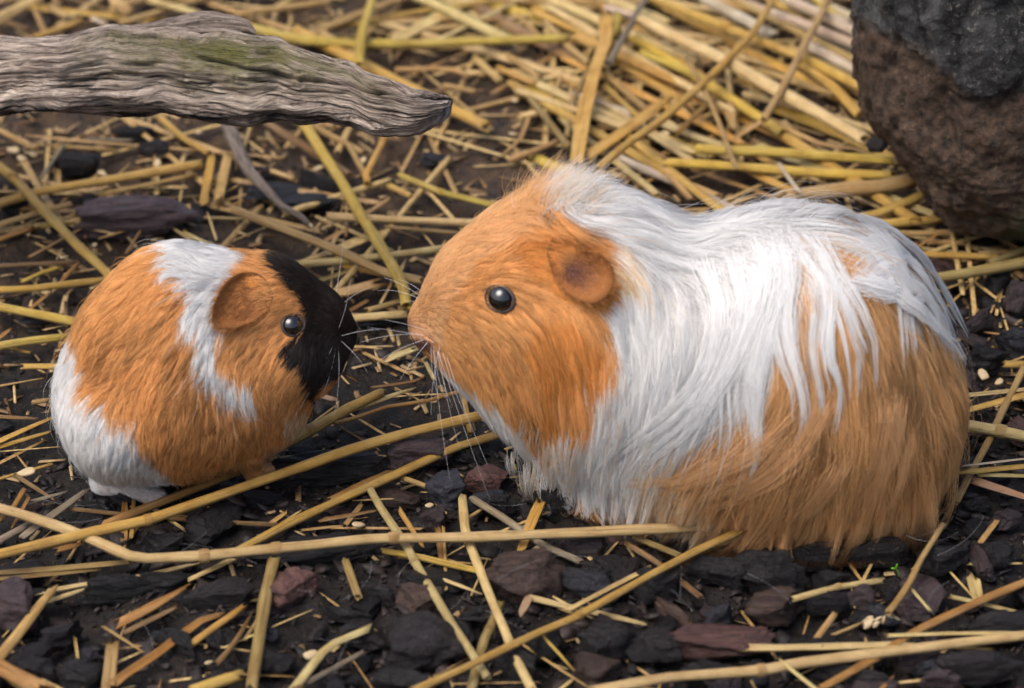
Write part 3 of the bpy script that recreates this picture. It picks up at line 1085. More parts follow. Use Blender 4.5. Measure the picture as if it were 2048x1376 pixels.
S([(825, 1382), (961, 1320), (1077, 1265), (1149, 1236), (1230, 1191), (1321, 1139), (1399, 1098), (1485, 1060)], 16, "gold", lvl=1.1, joints=[(1157, 1231)], label="golden straw with a swollen knuckle rising to the long-haired guinea pig's hem")
S([(763, 1101), (829, 1112), (904, 1130), (1000, 1151)], 14, "yellow", lvl=.35)
S([(944, 997), (1019, 1043), (1077, 1086), (1163, 1124)], 15, "grey", lvl=.3)
S([(1082, 1002), (1062, 1043), (1039, 1107)], 18, "gold", "flat", .6)
S([(549, 1118), (535, 1181), (518, 1268), (503, 1380)], 23, "olive", lvl=.6, label="thick olive straw standing out in front of the black bark strip")
S([(215, 1376), (250, 1346), (302, 1314), (403, 1239), (445, 1226)], 18, "orange", "split", .6, label="split orange straw with a frayed pale butt")
S([(233, 1248), (288, 1222), (376, 1172)], 20, "orange", "split", .5)
S([(248, 1265), (360, 1210)], 10, "brown", "split", .4)
S([(-20, 1146), (144, 1133), (262, 1123)], 13, "olive", "split", .4)
S([(-20, 1159), (130, 1144), (200, 1136)], 12, "olive", "split", .3)
S([(75, 1184), (153, 1169), (288, 1150), (400, 1124)], 18, "pale", "split", .5)
S([(98, 1202), (164, 1179)], 9, "pale", "split", .3)
S([(-15, 1330), (43, 1259), (86, 1202), (112, 1176)], 20, "tan", "split", .6, label="split tan straw lying beside the reddish black bark lump")
S([(-60, 1298), (0, 1335), (95, 1384)], 34, "orange", lvl=.7, label="thick orange straw beside the rounded bark chips")
S([(216, 1380), (227, 1274)], 24, "tan", "flat", .5)
S([(207, 1253), (288, 1305)], 6, "tan", "split", .5)
S([(380, 1384), (438, 1363), (483, 1350)], 24, "gold", lvl=.5)
S([(584, 1382), (648, 1300), (656, 1291), (746, 1253)], 18, "pale", "split", .6, label="pale split straw folded sharply in the middle")
S([(608, 1368), (734, 1300)], 10, "grey", "split", .4)
S([(432, 1328), (466, 1291), (504, 1225)], 12, "brown", "split", .4)
S([(375, 1294), (423, 1259), (489, 1213)], 14, "gold", lvl=.3)
S([(375, 1160), (466, 1118)], 12, "pale", "split", .4)
S([(691, 1121), (717, 1195)], 15, "olive", lvl=.4)
S([(455, 1045), (556, 1050)], 10, "brown", lvl=.3)
S([(541, 1046), (575, 1022)], 12, "tan", "split", .3)
S([(138, 1017), (245, 1029), (331, 1035), (405, 1044)], 10, "brown", lvl=.3)
S([(40, 1075), (175, 978)], 14, "grey", "flat", .6)
S([(248, 1084), (250, 992)], 14, "orange", "split", .3)
S([(262, 1080), (268, 1000)], 9, "gold", "split", .25)
S([(-10, 1086), (60, 1048)], 16, "grey", lvl=.3)
S([(-8, 1045), (26, 1017), (50, 978)], 12, "orange", lvl=.5)
S([(112, 1100), (170, 1085)], 12, "orange", "flat", .6)
S([(1185, 1382), (1337, 1354), (1523, 1341), (1600, 1325), (1741, 1307), (1896, 1289), (2070, 1268)], 21, "pale", lvl=.8, joints=[(1523, 1340)], label="long pale straw lying in front of the red bark slab")
S([(1476, 1293), (1560, 1294), (1741, 1289), (1819, 1284)], 25, "pale", "split", .75, label="broad pale split straw lying across the red bark slab")
S([(1772, 1270), (1900, 1266), (2070, 1265)], 8, "pale", "split", .9)
S([(1635, 1380), (1741, 1323), (1832, 1263), (1896, 1232), (1974, 1196), (2070, 1155)], 17, "orange", lvl=.65, label="long orange straw slanting over the flat bark plate")
S([(1583, 1199), (1676, 1173), (1768, 1160)], 13, "pale", lvl=.6, joints=[(1676, 1173)], label="short pale straw resting on bark chips below the tan hem of fur")
S([(1560, 1320), (1640, 1384)], 11, "pale", "flat", 1.0)
S([(1632, 1279), (1671, 1227)], 13, "tan", lvl=.4)
S([(1656, 1274), (1722, 1247)], 6, "tan", lvl=.4)
S([(1902, 1193), (2060, 1230)], 10, "pale", "split", .35)
S([(1943, 1142), (1958, 1203)], 24, "pale", "flat", .5)
S([(1821, 1175), (1863, 1224)], 7, "pale", "split", .75)
S([(1135, 1219), (1243, 1162), (1302, 1133)], 10, "pale", "split", .7)
S([(1251, 1085), (1321, 1129), (1404, 1196)], 11, "brown", lvl=.35)
S([(1264, 1072), (1362, 1112)], 13, "olive", lvl=.4)
S([(1057, 1194), (1149, 1216), (1218, 1230), (1289, 1248)], 13, "pale", "split", .4)
S([(1085, 1271), (1149, 1342)], 6, "yellow", "split", .8)
S([(942, 1384), (967, 1282), (979, 1259), (1001, 1205)], 18, "olive", lvl=.25, joints=[(979, 1258)])
S([(884, 1158), (961, 1187)], 10, "pale", "split", .3)
S([(875, 1049), (881, 1117)], 11, "orange", "split", .3)
S([(887, 1052), (893, 1180)], 7, "tan", "split", .25)
S([(797, 1017), (846, 1092)], 9, "gold", "split", .3)
S([(725, 1006), (688, 1052)], 9, "tan", "split", .3)
S([(639, 1040), (756, 1020)], 9, "brown", "split", .3)
S([(801, 954), (876, 981)], 11, "tan", lvl=.25)
S([(660, 1000), (775, 942)], 20, "orange", "flat", .2)
S([(555, 917), (676, 904)], 8, "olive", lvl=.6)
S([(1060, 1190), (1040, 1230)], 14, "pink", "flat", .4)
S([(600, 1060), (690, 1050)], 8, "tan", "split", .25)
S([(1500, 1345), (1640, 1330)], 10, "tan", "split", .5)
S([(1860, 1292), (1990, 1297)], 11, "olive", "split", .4)
S([(1740, 1400), (1790, 1350)], 9, "orange", "split", .3)
S([(1960, 1085), (2010, 1020)], 12, "tan", "flat", .3)
# --- right edge
S([(1915, 792), (2070, 776)], 12, "pale", "split", .5)
S([(1905, 828), (1928, 822), (2070, 783)], 18, "gold", "flat", .6)
S([(1900, 845), (1941, 852), (1999, 862), (2070, 878)], 26, "pale", lvl=.7, joints=[(2003, 863)], label="thick pale straw sticking out from behind the long-haired guinea pig's rump")
S([(2050, 734), (2009, 818), (1957, 917), (1912, 1005)], 15, "tan", lvl=.45, label="tan straw slanting up behind the rump of the long-haired guinea pig")
S([(1925, 931), (2070, 915)], 7, "white", "split", .9)
S([(1925, 944), (2070, 930)], 16, "gold", "flat", .8)
S([(1950, 949), (2070, 952)], 9, "pale", "split", .7)
S([(1940, 958), (2070, 999)], 18, "pink", "split", .5)
S([(2005, 729), (2075, 729)], 18, "gold", lvl=.4)
S([(1790, 571), (1828, 563), (1935, 546), (2070, 520)], 24, "olive", lvl=.9, joints=[(1866, 557)], label="thick olive-brown straw lying below the stump")
S([(1740, 504), (1781, 507), (1935, 512), (1995, 515)], 18, "gold", lvl=.4)
S([(1857, 484), (1932, 486)], 12, "tan", lvl=.3)
S([(1730, 463), (1836, 468), (1930, 464)], 15, "tan", lvl=.4)
S([(1735, 451), (1790, 446), (1890, 437)], 22, "gold", lvl=.5)
S([(1680, 442), (1747, 431), (1826, 400), (1870, 378)], 24, "gold", lvl=.6)
S([(1740, 490), (1828, 490)], 18, "pink", "split", .4)
S([(1975, 528), (2070, 490)], 14, "olive", lvl=.5)
S([(1830, 497), (1873, 468), (1932, 452)], 8, "orange", "flat", .8)
# --- straw heap at the back, beside the stump
S([(1285, 38), (1320, 58), (1451, 122), (1570, 189), (1735, 282)], 34, "pale", lvl=1.4, label="thickest pale straw slanting down through the heap to the stump")
S([(1300, -5), (1454, 55), (1595, 110), (1730, 178)], 28, "yellow", lvl=1.1, joints=[(1454, 55)], label="stout yellow straw lying parallel above the thickest straw")
S([(1405, -5), (1491, 40), (1548, 74)], 27, "white", lvl=1.0)
S([(1560, -8), (1631, 24), (1730, 74)], 25, "white", lvl=1.1)
S([(1460, -6), (1570, 52), (1720, 126)], 20, "tan", lvl=.7)
S([(1610, 87), (1720, 147)], 24, "white", lvl=.8)
S([(1552, -12), (1503, 70), (1448, 128), (1396, 177), (1320, 241), (1264, 281), (1196, 338)], 18, "gold", lvl=2.0, label="long golden straw lying across the top of the heap towards the crest of fur")
S([(1662, -10), (1613, 85), (1561, 183), (1527, 241)], 17, "tan", lvl=2.0, label="tan straw crossing the thickest straw of the heap")
S([(1530, 238), (1466, 279)], 13, "tan", "flat", 1.2)
S([(1605, 130), (1665, 171), (1720, 232)], 24, "gold", lvl=.9)
S([(1518, 140), (1668, 190)], 16, "tan", lvl=.8)
S([(1329, 325), (1473, 333), (1625, 345), (1790, 350)], 26, "yellow", lvl=.8, label="yellow straw lying level just behind the white back fur")
S([(1387, 298), (1564, 305), (1790, 322)], 27, "yellow", lvl=.9, label="upper of two level yellow straws behind the white back fur")
S([(1560, 398), (1640, 384), (1760, 373), (1830, 360)], 38, "tan", lvl=.7, label="broad tan stalk leading from the white back fur to the stump")
S([(1372, 116), (1421, 204), (1475, 340)], 12, "tan", lvl=1.8)
S([(1552, 320), (1597, 382)], 12, "white", "split", 1.6)
S([(1433, 189), (1354, 267)], 14, "gold", lvl=1.1)
S([(1276, 103), (1384, 149), (1450, 184)], 16, "yellow", lvl=.7)
S([(1549, 244), (1646, 290), (1705, 297)], 16, "tan", "flat", .9)
S([(1320, 328), (1383, 400)], 14, "tan", lvl=.6)
S([(1366, 363), (1438, 392)], 14, "tan", lvl=.5)
S([(1455, 200), (1467, 260)], 24, "tan", "flat", .9)
S([(496, 55), (600, 80), (720, 88), (900, 85), (1000, 82), (1140, 76)], 25, "yellow", lvl=.9, label="long yellow straw lying behind the driftwood log")
S([(1209, 22), (1213, 72), (1192, 134), (1168, 228), (1153, 328)], 32, "gold", "flat", 1.3, label="broad flattened golden straw pointing at the crest of fur")
S([(1237, 30), (1221, 76)], 26, "yellow", lvl=.8)
S([(1292, -8), (1259, 55), (1216, 127)], 16, "grey", lvl=1.6)
S([(1199, 58), (1175, 112)], 12, "tan", lvl=.7)
S([(1179, 130), (1144, 204), (1133, 275)], 12, "olive", "split", .6)
S([(1060, 22), (1120, 46), (1190, 79)], 16, "gold", lvl=.6)
S([(1088, 42), (1134, 91), (1180, 128)], 16, "tan", lvl=.7)
S([(1050, 186), (1096, 242), (1139, 296)], 14, "olive", lvl=.6)
S([(1067, 207), (1043, 276), (1003, 311)], 12, "tan", "split", .4)
S([(1015, 323), (1117, 282)], 14, "tan", lvl=.4)
S([(1165, 318), (1264, 249), (1340, 194)], 26, "gold", "flat", 1.0)
S([(1213, 149), (1295, 223)], 18, "tan", lvl=.6)
S([(1208, 170), (1278, 235)], 16, "gold", lvl=.5)
S([(1014, 108), (1081, 158)], 14, "tan", lvl=.4)
S([(995, 135), (1074, 169)], 16, "gold", lvl=.4)
S([(980, 2), (1270, 8)], 14, "tan", lvl=.5)
S([(1212, 16), (1272, 33)], 22, "white", lvl=.9)
S([(1196, 250), (1262, 262)], 12, "tan", lvl=.3)
S([(748, -12), (723, 73), (720, 130)], 22, "yellow", lvl=1.6, label="yellow straw crossing upright over the long one behind the log")
S([(470, 28), (663, 3)], 18, "tan", lvl=.6)
S([(790, 139), (899, 136), (942, 153)], 14, "tan", lvl=.5)
S([(750, 40), (1010, 39)], 11, "tan", lvl=.4)
S([(886, 170), (953, 184)], 12, "tan", lvl=.4)
S([(950, 116), (1003, 164)], 18, "tan", lvl=.4)
S([(590, 222), (640, 298), (690, 375), (742, 462), (785, 533), (806, 572), (812, 612)], 24, "yellow", lvl=.9, label="long bright yellow straw emerging from under the driftwood log between the animals")
S([(778, 260), (731, 352), (735, 368)], 15, "gold", lvl=.4)
S([(695, 286), (730, 350)], 13, "tan", lvl=.3)
S([(462, 418), (585, 465), (689, 507), (768, 546), (846, 563)], 22, "tan", lvl=.55, label="tan straw slanting from the bark slab towards the long-haired guinea pig's nose")
S([(655, 433), (820, 441), (975, 447)], 18, "pale", lvl=.4)
S([(600, 528), (679, 522), (794, 509), (925, 492)], 17, "pale", lvl=.3)
S([(797, 350), (885, 386), (992, 412)], 16, "yellow", lvl=.4, joints=[(885, 386)])
S([(778, 371), (824, 393)], 14, "gold", lvl=.3)
S([(768, 454), (935, 468)], 10, "olive", lvl=.25)
S([(660, 594), (760, 566)], 34, "tan", "split", .3)
S([(690, 638), (818, 627)], 20, "pale", lvl=.35)
S([(731, 622), (800, 603)], 15, "tan", lvl=.3)
S([(697, 622), (736, 600)], 9, "orange", "split", .4)
S([(736, 426), (780, 396)], 8, "tan", "split", .3)
S([(642, 559), (707, 538)], 11, "olive", "split", .3)
S([(648, 481), (696, 456)], 9, "tan", "split", .3)
S([(770, 719), (838, 693)], 20, "pale", "flat", .3)
S([(850, 722), (869, 760)], 9, "pale", "flat", .4)
S([(640, 790), (672, 800)], 12, "pink", "flat", .2)
S([(690, 700), (660, 735)], 12, "pale", "flat", .2)
S([(740, 775), (830, 762), (850, 752)], 9, "brown", "split", .25)
# --- left side
S([(-20, 412), (78, 383), (209, 362), (405, 327)], 22, "gold", lvl=.5, label="golden straw lying just behind the large bark slab")
S([(-30, 312), (29, 357), (78, 409), (146, 483), (232, 562)], 22, "gold", lvl=.9, joints=[(27, 354)], label="golden straw slanting down to the small guinea pig's back")
S([(-20, 455), (78, 425), (143, 408)], 16, "tan", lvl=.4)
S([(-20, 482), (70, 452)], 22, "orange", "split", .3)
S([(-15, 254), (73, 298)], 14, "tan", lvl=.5)
S([(200, 389), (392, 349)], 12, "tan", lvl=.3)
S([(315, 230), (366, 276), (421, 308)], 16, "gold", lvl=.6)
S([(425, 308), (405, 408)], 20, "gold", "flat", .5)
S([(456, 306), (436, 402)], 22, "tan", "flat", .45)
S([(78, 362), (128, 290)], 8, "grey", "split", .6)
S([(165, 276), (265, 281)], 9, "grey", "split", .6)
S([(90, 290), (240, 300)], 10, "tan", "split", .3)
S([(-12, 532), (158, 524)], 10, "brown", lvl=.3)
S([(126, 558), (158, 526)], 9, "orange", lvl=.3)
S([(-15, 579), (43, 579), (215, 560)], 16, "gold", lvl=.4)
S([(-20, 610), (60, 626), (160, 646)], 20, "yellow", lvl=.5, label="pale yellow straw pointing at the small guinea pig's flank")
S([(-20, 695), (60, 682), (140, 673)], 17, "yellow", lvl=.4)
S([(43, 733), (120, 733)], 14, "gold", lvl=.25)
S([(62, 615), (103, 582)], 10, "orange", "split", .3)
S([(-6, 678), (24, 655)], 10, "orange", "split", .3)
S([(62, 805), (98, 800)], 10, "tan", lvl=.2)
S([(-16, 888), (40, 862), (110, 832)], 16, "gold", "flat", .4)
S([(-12, 897), (40, 881), (105, 862)], 11, "gold", "split", .3)
S([(66, 76), (165, 41)], 16, "gold", lvl=.7)
S([(183, 36), (215, 50)], 13, "white", lvl=.6)
S([(295, 0), (403, 29)], 18, "pale", lvl=.8)
S([(221, -6), (256, 24)], 34, "tan", "split", .6)
S([(70, 20), (92, 70)], 14, "tan", lvl=.4)
S([(0, 40), (60, 60)], 14, "brown", lvl=.3)
S([(96, 10), (140, 36)], 18, "tan", "flat", .5)
S([(30, 950), (110, 1000)], 9, "brown", "split", .3)
S([(60, 990), (20, 1060)], 8, "orange", "split", .35)
S([(60, 1005), (130, 985)], 14, "grey", "split", .35)

# --- the rest of the bedding, laid at random where the photo shows it thick
r = np.random.default_rng(404)
ZONES = [((1180, -40, 1740, 400), 40, (0.28, .68)), ((480, -60, 1200, 300), 26, (-.6, .6)), ((0, 250, 480, 560), 8, (-.6, .6)), ((600, 380, 960, 760), 6, (-.5, .5)),
         ((0, 560, 110, 960), 4, (-.6, .6)), ((0, 1000, 2048, 1376), 10, (-.9, .9)), ((1740, 380, 2048, 560), 6, (-.3, .3)), ((-20, -40, 480, 60), 5, (-.6, .6))]
for (x0, y0, x1, y1), n, (s0, s1) in ZONES:
    for k in range(n):
        cx, cy_ = r.uniform(x0, x1), r.uniform(y0, y1)
        ln_ = r.uniform(26, 90) if y0 > 200 else r.uniform(80, 240)
        a = r.uniform(s0, s1)
        dx, dy = math.cos(a) * ln_, math.sin(a) * ln_
        if y0 >= 1000:
            wpx, cols = r.uniform(4, 9), ["brown", "tan", "olive", "grey", "pale"]
        else:
            wpx, cols = r.uniform(14, 29) if y0 < 200 else r.uniform(6, 12), ["gold", "pale", "yellow", "pale", "tan", "white" if x0 > 1000 and y0 < 100 else "brown", "gold"]
        S([(cx - dx, cy_ - dy), (cx, cy_ + r.uniform(-4, 4)), (cx + dx, cy_ + dy)], wpx, str(r.choice(cols)), str(r.choice(["round", "split", "flat"], p=[.55, .3, .15])), r.uniform(.0, .6 if y0 < 200 else .2))


# --- straw that carries on beyond the frame (uncountable litter)
def loose_straw():
    r = np.random.default_rng(31)
    VV, FF, k, nv, inview = [], [], 0, 0, 0
    while k < 1150:
        x, y = (r.uniform(-75, 75), r.uniform(-60, 110)) if k % 2 else (r.uniform(-26, 28), r.uniform(-28, 38))
        px, py = to_px(np.array([x, y, 0.0]))
        a = r.uniform(0, math.pi)
        L = r.uniform(3, 11)
        e1 = np.array([x, y, 0]) - np.array([math.cos(a), math.sin(a), 0]) * L
        e2 = np.array([x, y, 0]) + np.array([math.cos(a), math.sin(a), 0]) * L
        q = [to_px(e) for e in (e1, e2)]
        wid, kd_ = r.uniform(.15, .5), "round"
        z = r.uniform(.1, .7)
        if any(-40 < u < 2090 and -40 < v < 1416 for u, v in q + [(px, py)]):
            # within view only thin broken slivers, thicker on the ground towards the back
            if r.random() > (.55 if y > 2 else .3):
                continue
            inview += 1
            big = y > 7 and (x > 2 or r.random() < .45)
            f_ = r.uniform(.35, .75) if big else .2
            e1, e2 = np.array([x, y, 0]) * (1 - f_) + e1 * f_, np.array([x, y, 0]) * (1 - f_) + e2 * f_
            wid, kd_, z = (r.uniform(.16, .36), str(r.choice(["round", "flat", "split"])), r.uniform(.02, .45)) if big else (r.uniform(.06, .16), "split", r.uniform(.02, .25))
        P = np.linspace(e1, e2, 6) + np.array([0, 0, z])
        v, f, uv, *_ = straw_mesh(P, wid, kd_, 9000 + k)
        VV.append(v)
        FF += [tuple(i + nv for i in t) for t in f]
        nv += len(v)
        k += 1
    add("loose_straw", make_mesh("loose_straw", np.concatenate(VV), FF, M_LITTER, True), label="loose straw litter spread over the ground around the animals", kind="stuff")


loose_straw()


# ------------------------------------------------------------------ twig, stalk head, sprout, husks
def build_twig():
    pts = np.array([(448, 225), (458, 255), (484, 315), (500, 345), (532, 378), (566, 413), (600, 431), (617, 447)], float)
    P = gp(pts[:, 0], pts[:, 1], np.linspace(1.6, .5, len(pts)))
    P, L = resample(P, 60)
    T, N, B = frames(P)
    rad = np.interp(np.linspace(0, 1, 60), [0, .5, .85, 1], [.34, .26, .16, .12])
    m = 20
    th = np.linspace(0, 2 * np.pi, m, endpoint=False)
    tt = np.linspace(0, L, 60)
    SS, TT = np.meshgrid(tt, th, indexing='ij')
    d = 1 + 0.22 * fbm(np.stack([SS * .5, np.cos(TT) * 1.5, np.sin(TT) * 1.5], -1), 4, 3)
    V_ = P[:, None] + (N[:, None] * np.cos(th)[None, :, None] + B[:, None] * np.sin(th)[None, :, None]) * (rad[:, None] * d)[..., None]
    fl = grid_faces(60, m).tolist() + [tuple(range(m - 1, -1, -1)), tuple(range(59 * m, 60 * m))]
    me = make_mesh("twig", V_.reshape(-1, 3), fl, M_DRIFT, True, np.stack([SS, TT], -1).reshape(-1, 2))
    c = np.zeros((60, m, 4), np.float32)
    c[..., 1] = .35
    me.attributes.new("surf_zones", 'FLOAT_COLOR', 'POINT').data.foreach_set("color", c.ravel())
    o = add("twig", me, label="bent grey-brown twig coming out from under the driftwood log", cat="twig")
    # broken pale tip
    tip = (chip_shape(5, 2) * np.array([.22, .1, .07]))
    a = -0.9
    rot = np.array([[math.cos(a), -math.sin(a), 0], [math.sin(a), math.cos(a), 0], [0, 0, 1]])
    tm = make_mesh("broken_tip", tip @ rot.T + P[-1] + np.array([.12, -.15, 0]), ICO2[1], M_HUSK, False)
    add("broken_tip", tm, o)


build_twig()

stalk = S([(1886, 1048), (1839, 1123), (1819, 1165), (1793, 1204), (1774, 1226)], 12, "tan", lvl=1.0, joints=[(1793, 1204)],
          label="dry tan stalk ending in a ragged seed head over the flat bark plate", cat="stalk")
r = np.random.default_rng(77)
tip0 = gp(1772.0, 1230.0, 1.0)
for k in range(15):
    aim = gp(1772.0 - r.uniform(10, 62), 1230 + r.uniform(2, 34), .5) if k < 12 else gp(1790.0 + r.uniform(0, 20), 1240 + r.uniform(-8, 4), .6)
    dv = aim - tip0
    t0_ = r.uniform(0, .6)
    L_ = np.linalg.norm(dv) * r.uniform(.35, .5)
    u = norm(dv)
    e2 = norm(np.cross(u, np.array([0, 0, 1.0]) + r.normal(0, .6, 3)))
    e3 = np.cross(u, e2)
    n_ = 7
    tt_ = np.linspace(0, 1, n_)
    wd = np.sin(tt_ * 2.6 + .25) * r.uniform(.07, .12)
    cl = tip0 + dv * t0_ + u * (L_ * tt_)[:, None] + e3 * (0.12 * L_ * tt_ ** 2)[:, None]
    sec = [(1, 0), (.4, .35), (-.4, .35), (-1, 0), (-.4, -.12), (.4, -.12)]
    V_ = np.stack([cl + e2 * (wd * a)[:, None] + e3 * (wd * b)[:, None] for a, b in sec], 1) - np.array(stalk.location) / U
    add("husk", make_mesh("husk", V_.reshape(-1, 3), grid_faces(n_, 6).tolist() + [(5, 4, 3, 2, 1, 0), tuple(range(36, 42))], M_HUSK, True), stalk)


def build_sprout():
    base = gp(1798.0, 1152.0, .1)
    root = add("sprout", None, label="tiny bright green two-leaved sprout growing in the mulch", cat="seedling", loc=tuple(base * U))
    P = np.stack([np.zeros(6), np.zeros(6), np.linspace(0, .36, 6)], -1) + np.array([[-.14, 0, 0]]) * (np.linspace(0, 1, 6)[:, None] ** 2)
    T, N, B = frames(P + np.array([[0.001, 0, 0]]) * np.arange(6)[:, None])
    th = np.linspace(0, 2 * np.pi, 6, endpoint=False)
    V_ = P[:, None] + (np.stack([np.cos(th), np.sin(th), th * 0], -1) * .025)[None]
    add("stem", make_mesh("stem", V_.reshape(-1, 3), grid_faces(6, 6), M_LEAF), root)
    for (dx, dz, l) in ((-.2, .02, .2), (.06, .3, .24)):
        v = ICO2[0] * np.array([l * .5, .05, .035])
        a = math.atan2(dz, dx)
        R_ = np.array([[math.cos(a), 0, -math.sin(a)], [0, 1, 0], [math.sin(a), 0, math.cos(a)]])
        c = P[-1] + np.array([math.cos(a) * l * .5, 0, math.sin(a) * l * .5])
        add("leaf", make_mesh("leaf", v @ R_.T + c, ICO2[1], M_LEAF), root)


build_sprout()

HUSK_MESH = []
for k in range(4):
    v = ICO2[0].copy()
    v[:, 0] *= 1 - 0.5 * np.clip(v[:, 0], 0, 1)
    v[:, 2] = v[:, 2] * .5 + .25 * (v[:, 0] ** 2)
    v *= np.array([.34, .17, .14])
    v += 0.02 * fbm(v * 8 + k, 2, k)[:, None]
    HUSK_MESH.append(make_mesh("seed_husk", v, ICO2[1], M_HUSK))
HUSKS = [(58, 943, 1.5), (719, 1049, 1.3), (45, 318, 1.3), (68, 310, 1.1), (30, 300, 1.2), (176, 320, 1.2), (203, 345, 1.0), (316, 328, 1.0), (270, 402, .8), (126, 515, .9), (190, 490, .7),
         (618, 1311, 1.2), (418, 1325, .9), (1968, 752, 1.2), (1998, 765, 1.1), (1950, 790, 1.0), (1178, 40, 1.3), (1025, 268, 1.0), (1030, 200, 1.0), (398, 265, 1.0), (640, 335, 1.2), (725, 322, 1.0),
         (1075, 1095, .8), (860, 1010, .8), (742, 370, .9), (1284, 250, 1.3), (1330, 268, 1.4)]
for k, (px, py, s) in enumerate(HUSKS):
    r = np.random.default_rng(k)
    o = add("seed_husk", HUSK_MESH[k % 4], label="small pale seed husk lying on the soil", cat="seed husk", group="pale seed husks on the soil")
    o.location = gp(float(px), float(py), .28) * U
    o.rotation_euler = (r.uniform(-.4, .4), r.uniform(-.4, .4), r.uniform(0, 6.3))
    o.scale = (s, s, s)


# ------------------------------------------------------------------ guinea pigs
def in_poly(x, y, poly):
    p = np.asarray(poly, float)
    inside = np.zeros(x.shape, bool)
    for (x1, y1), (x2, y2) in zip(p, np.roll(p, -1, axis=0)):
        c = ((y1 > y) != (y2 > y))
        xi = (x2 - x1) * (y - y1) / (y2 - y1 + 1e-9) + x1
        inside ^= c & (x < xi)
    return inside


def surface_nets(f, origin, h):
    s = f < 0
    nx, ny, nz = f.shape
    cs = np.zeros((nx - 1, ny - 1, nz - 1), np.int8)
    corners = [(a, b, c) for a in (0, 1) for b in (0, 1) for c in (0, 1)]
    sl = lambda a, b, c: (slice(a, nx - 1 + a), slice(b, ny - 1 + b), slice(c, nz - 1 + c))
    for c in corners:
        cs += s[sl(*c)]
    act = np.argwhere((cs > 0) & (cs < 8))
    idx = -np.ones(cs.shape, np.int64)
    idx[tuple(act.T)] = np.arange(len(act))
    acc = np.zeros((len(act), 3))
    cnt = np.zeros(len(act))
    for i, a in enumerate(corners):
        for b in corners[i + 1:]:
            if sum(abs(p - q) for p, q in zip(a, b)) != 1:
                continue
            fa = f[tuple((act + a).T)]
            fb = f[tuple((act + b).T)]
            x = (fa < 0) != (fb < 0)
            t = np.where(x, fa / np.where(fa == fb, 1, fa - fb), 0)
            pos = act + np.array(a) + (np.array(b) - np.array(a)) * t[:, None]
            acc += pos * x[:, None]
            cnt += x
    verts = acc / cnt[:, None] * h + origin
    quads = []
    for ax in range(3):
        o1, o2 = [(1, 2), (2, 0), (0, 1)][ax]
        a = [slice(None)] * 3
        b = [slice(None)] * 3
        a[ax], b[ax] = slice(0, -1), slice(1, None)
        e = np.argwhere(s[tuple(a)] != s[tuple(b)])
        e = e[(e[:, o1] > 0) & (e[:, o2] > 0) & (e[:, o1] < f.shape[o1] - 1) & (e[:, o2] < f.shape[o2] - 1)]
        d1 = np.zeros(3, int)
        d2 = np.zeros(3, int)
        d1[o1] = 1
        d2[o2] = 1
        q = np.stack([idx[tuple((e - d1 - d2).T)], idx[tuple((e - d2).T)], idx[tuple(e.T)], idx[tuple((e - d1).T)]], -1)
        flip = ~s[tuple(e.T)]
        q[flip] = q[flip][:, ::-1]
        quads.append(q)
    return verts, np.concatenate(quads)


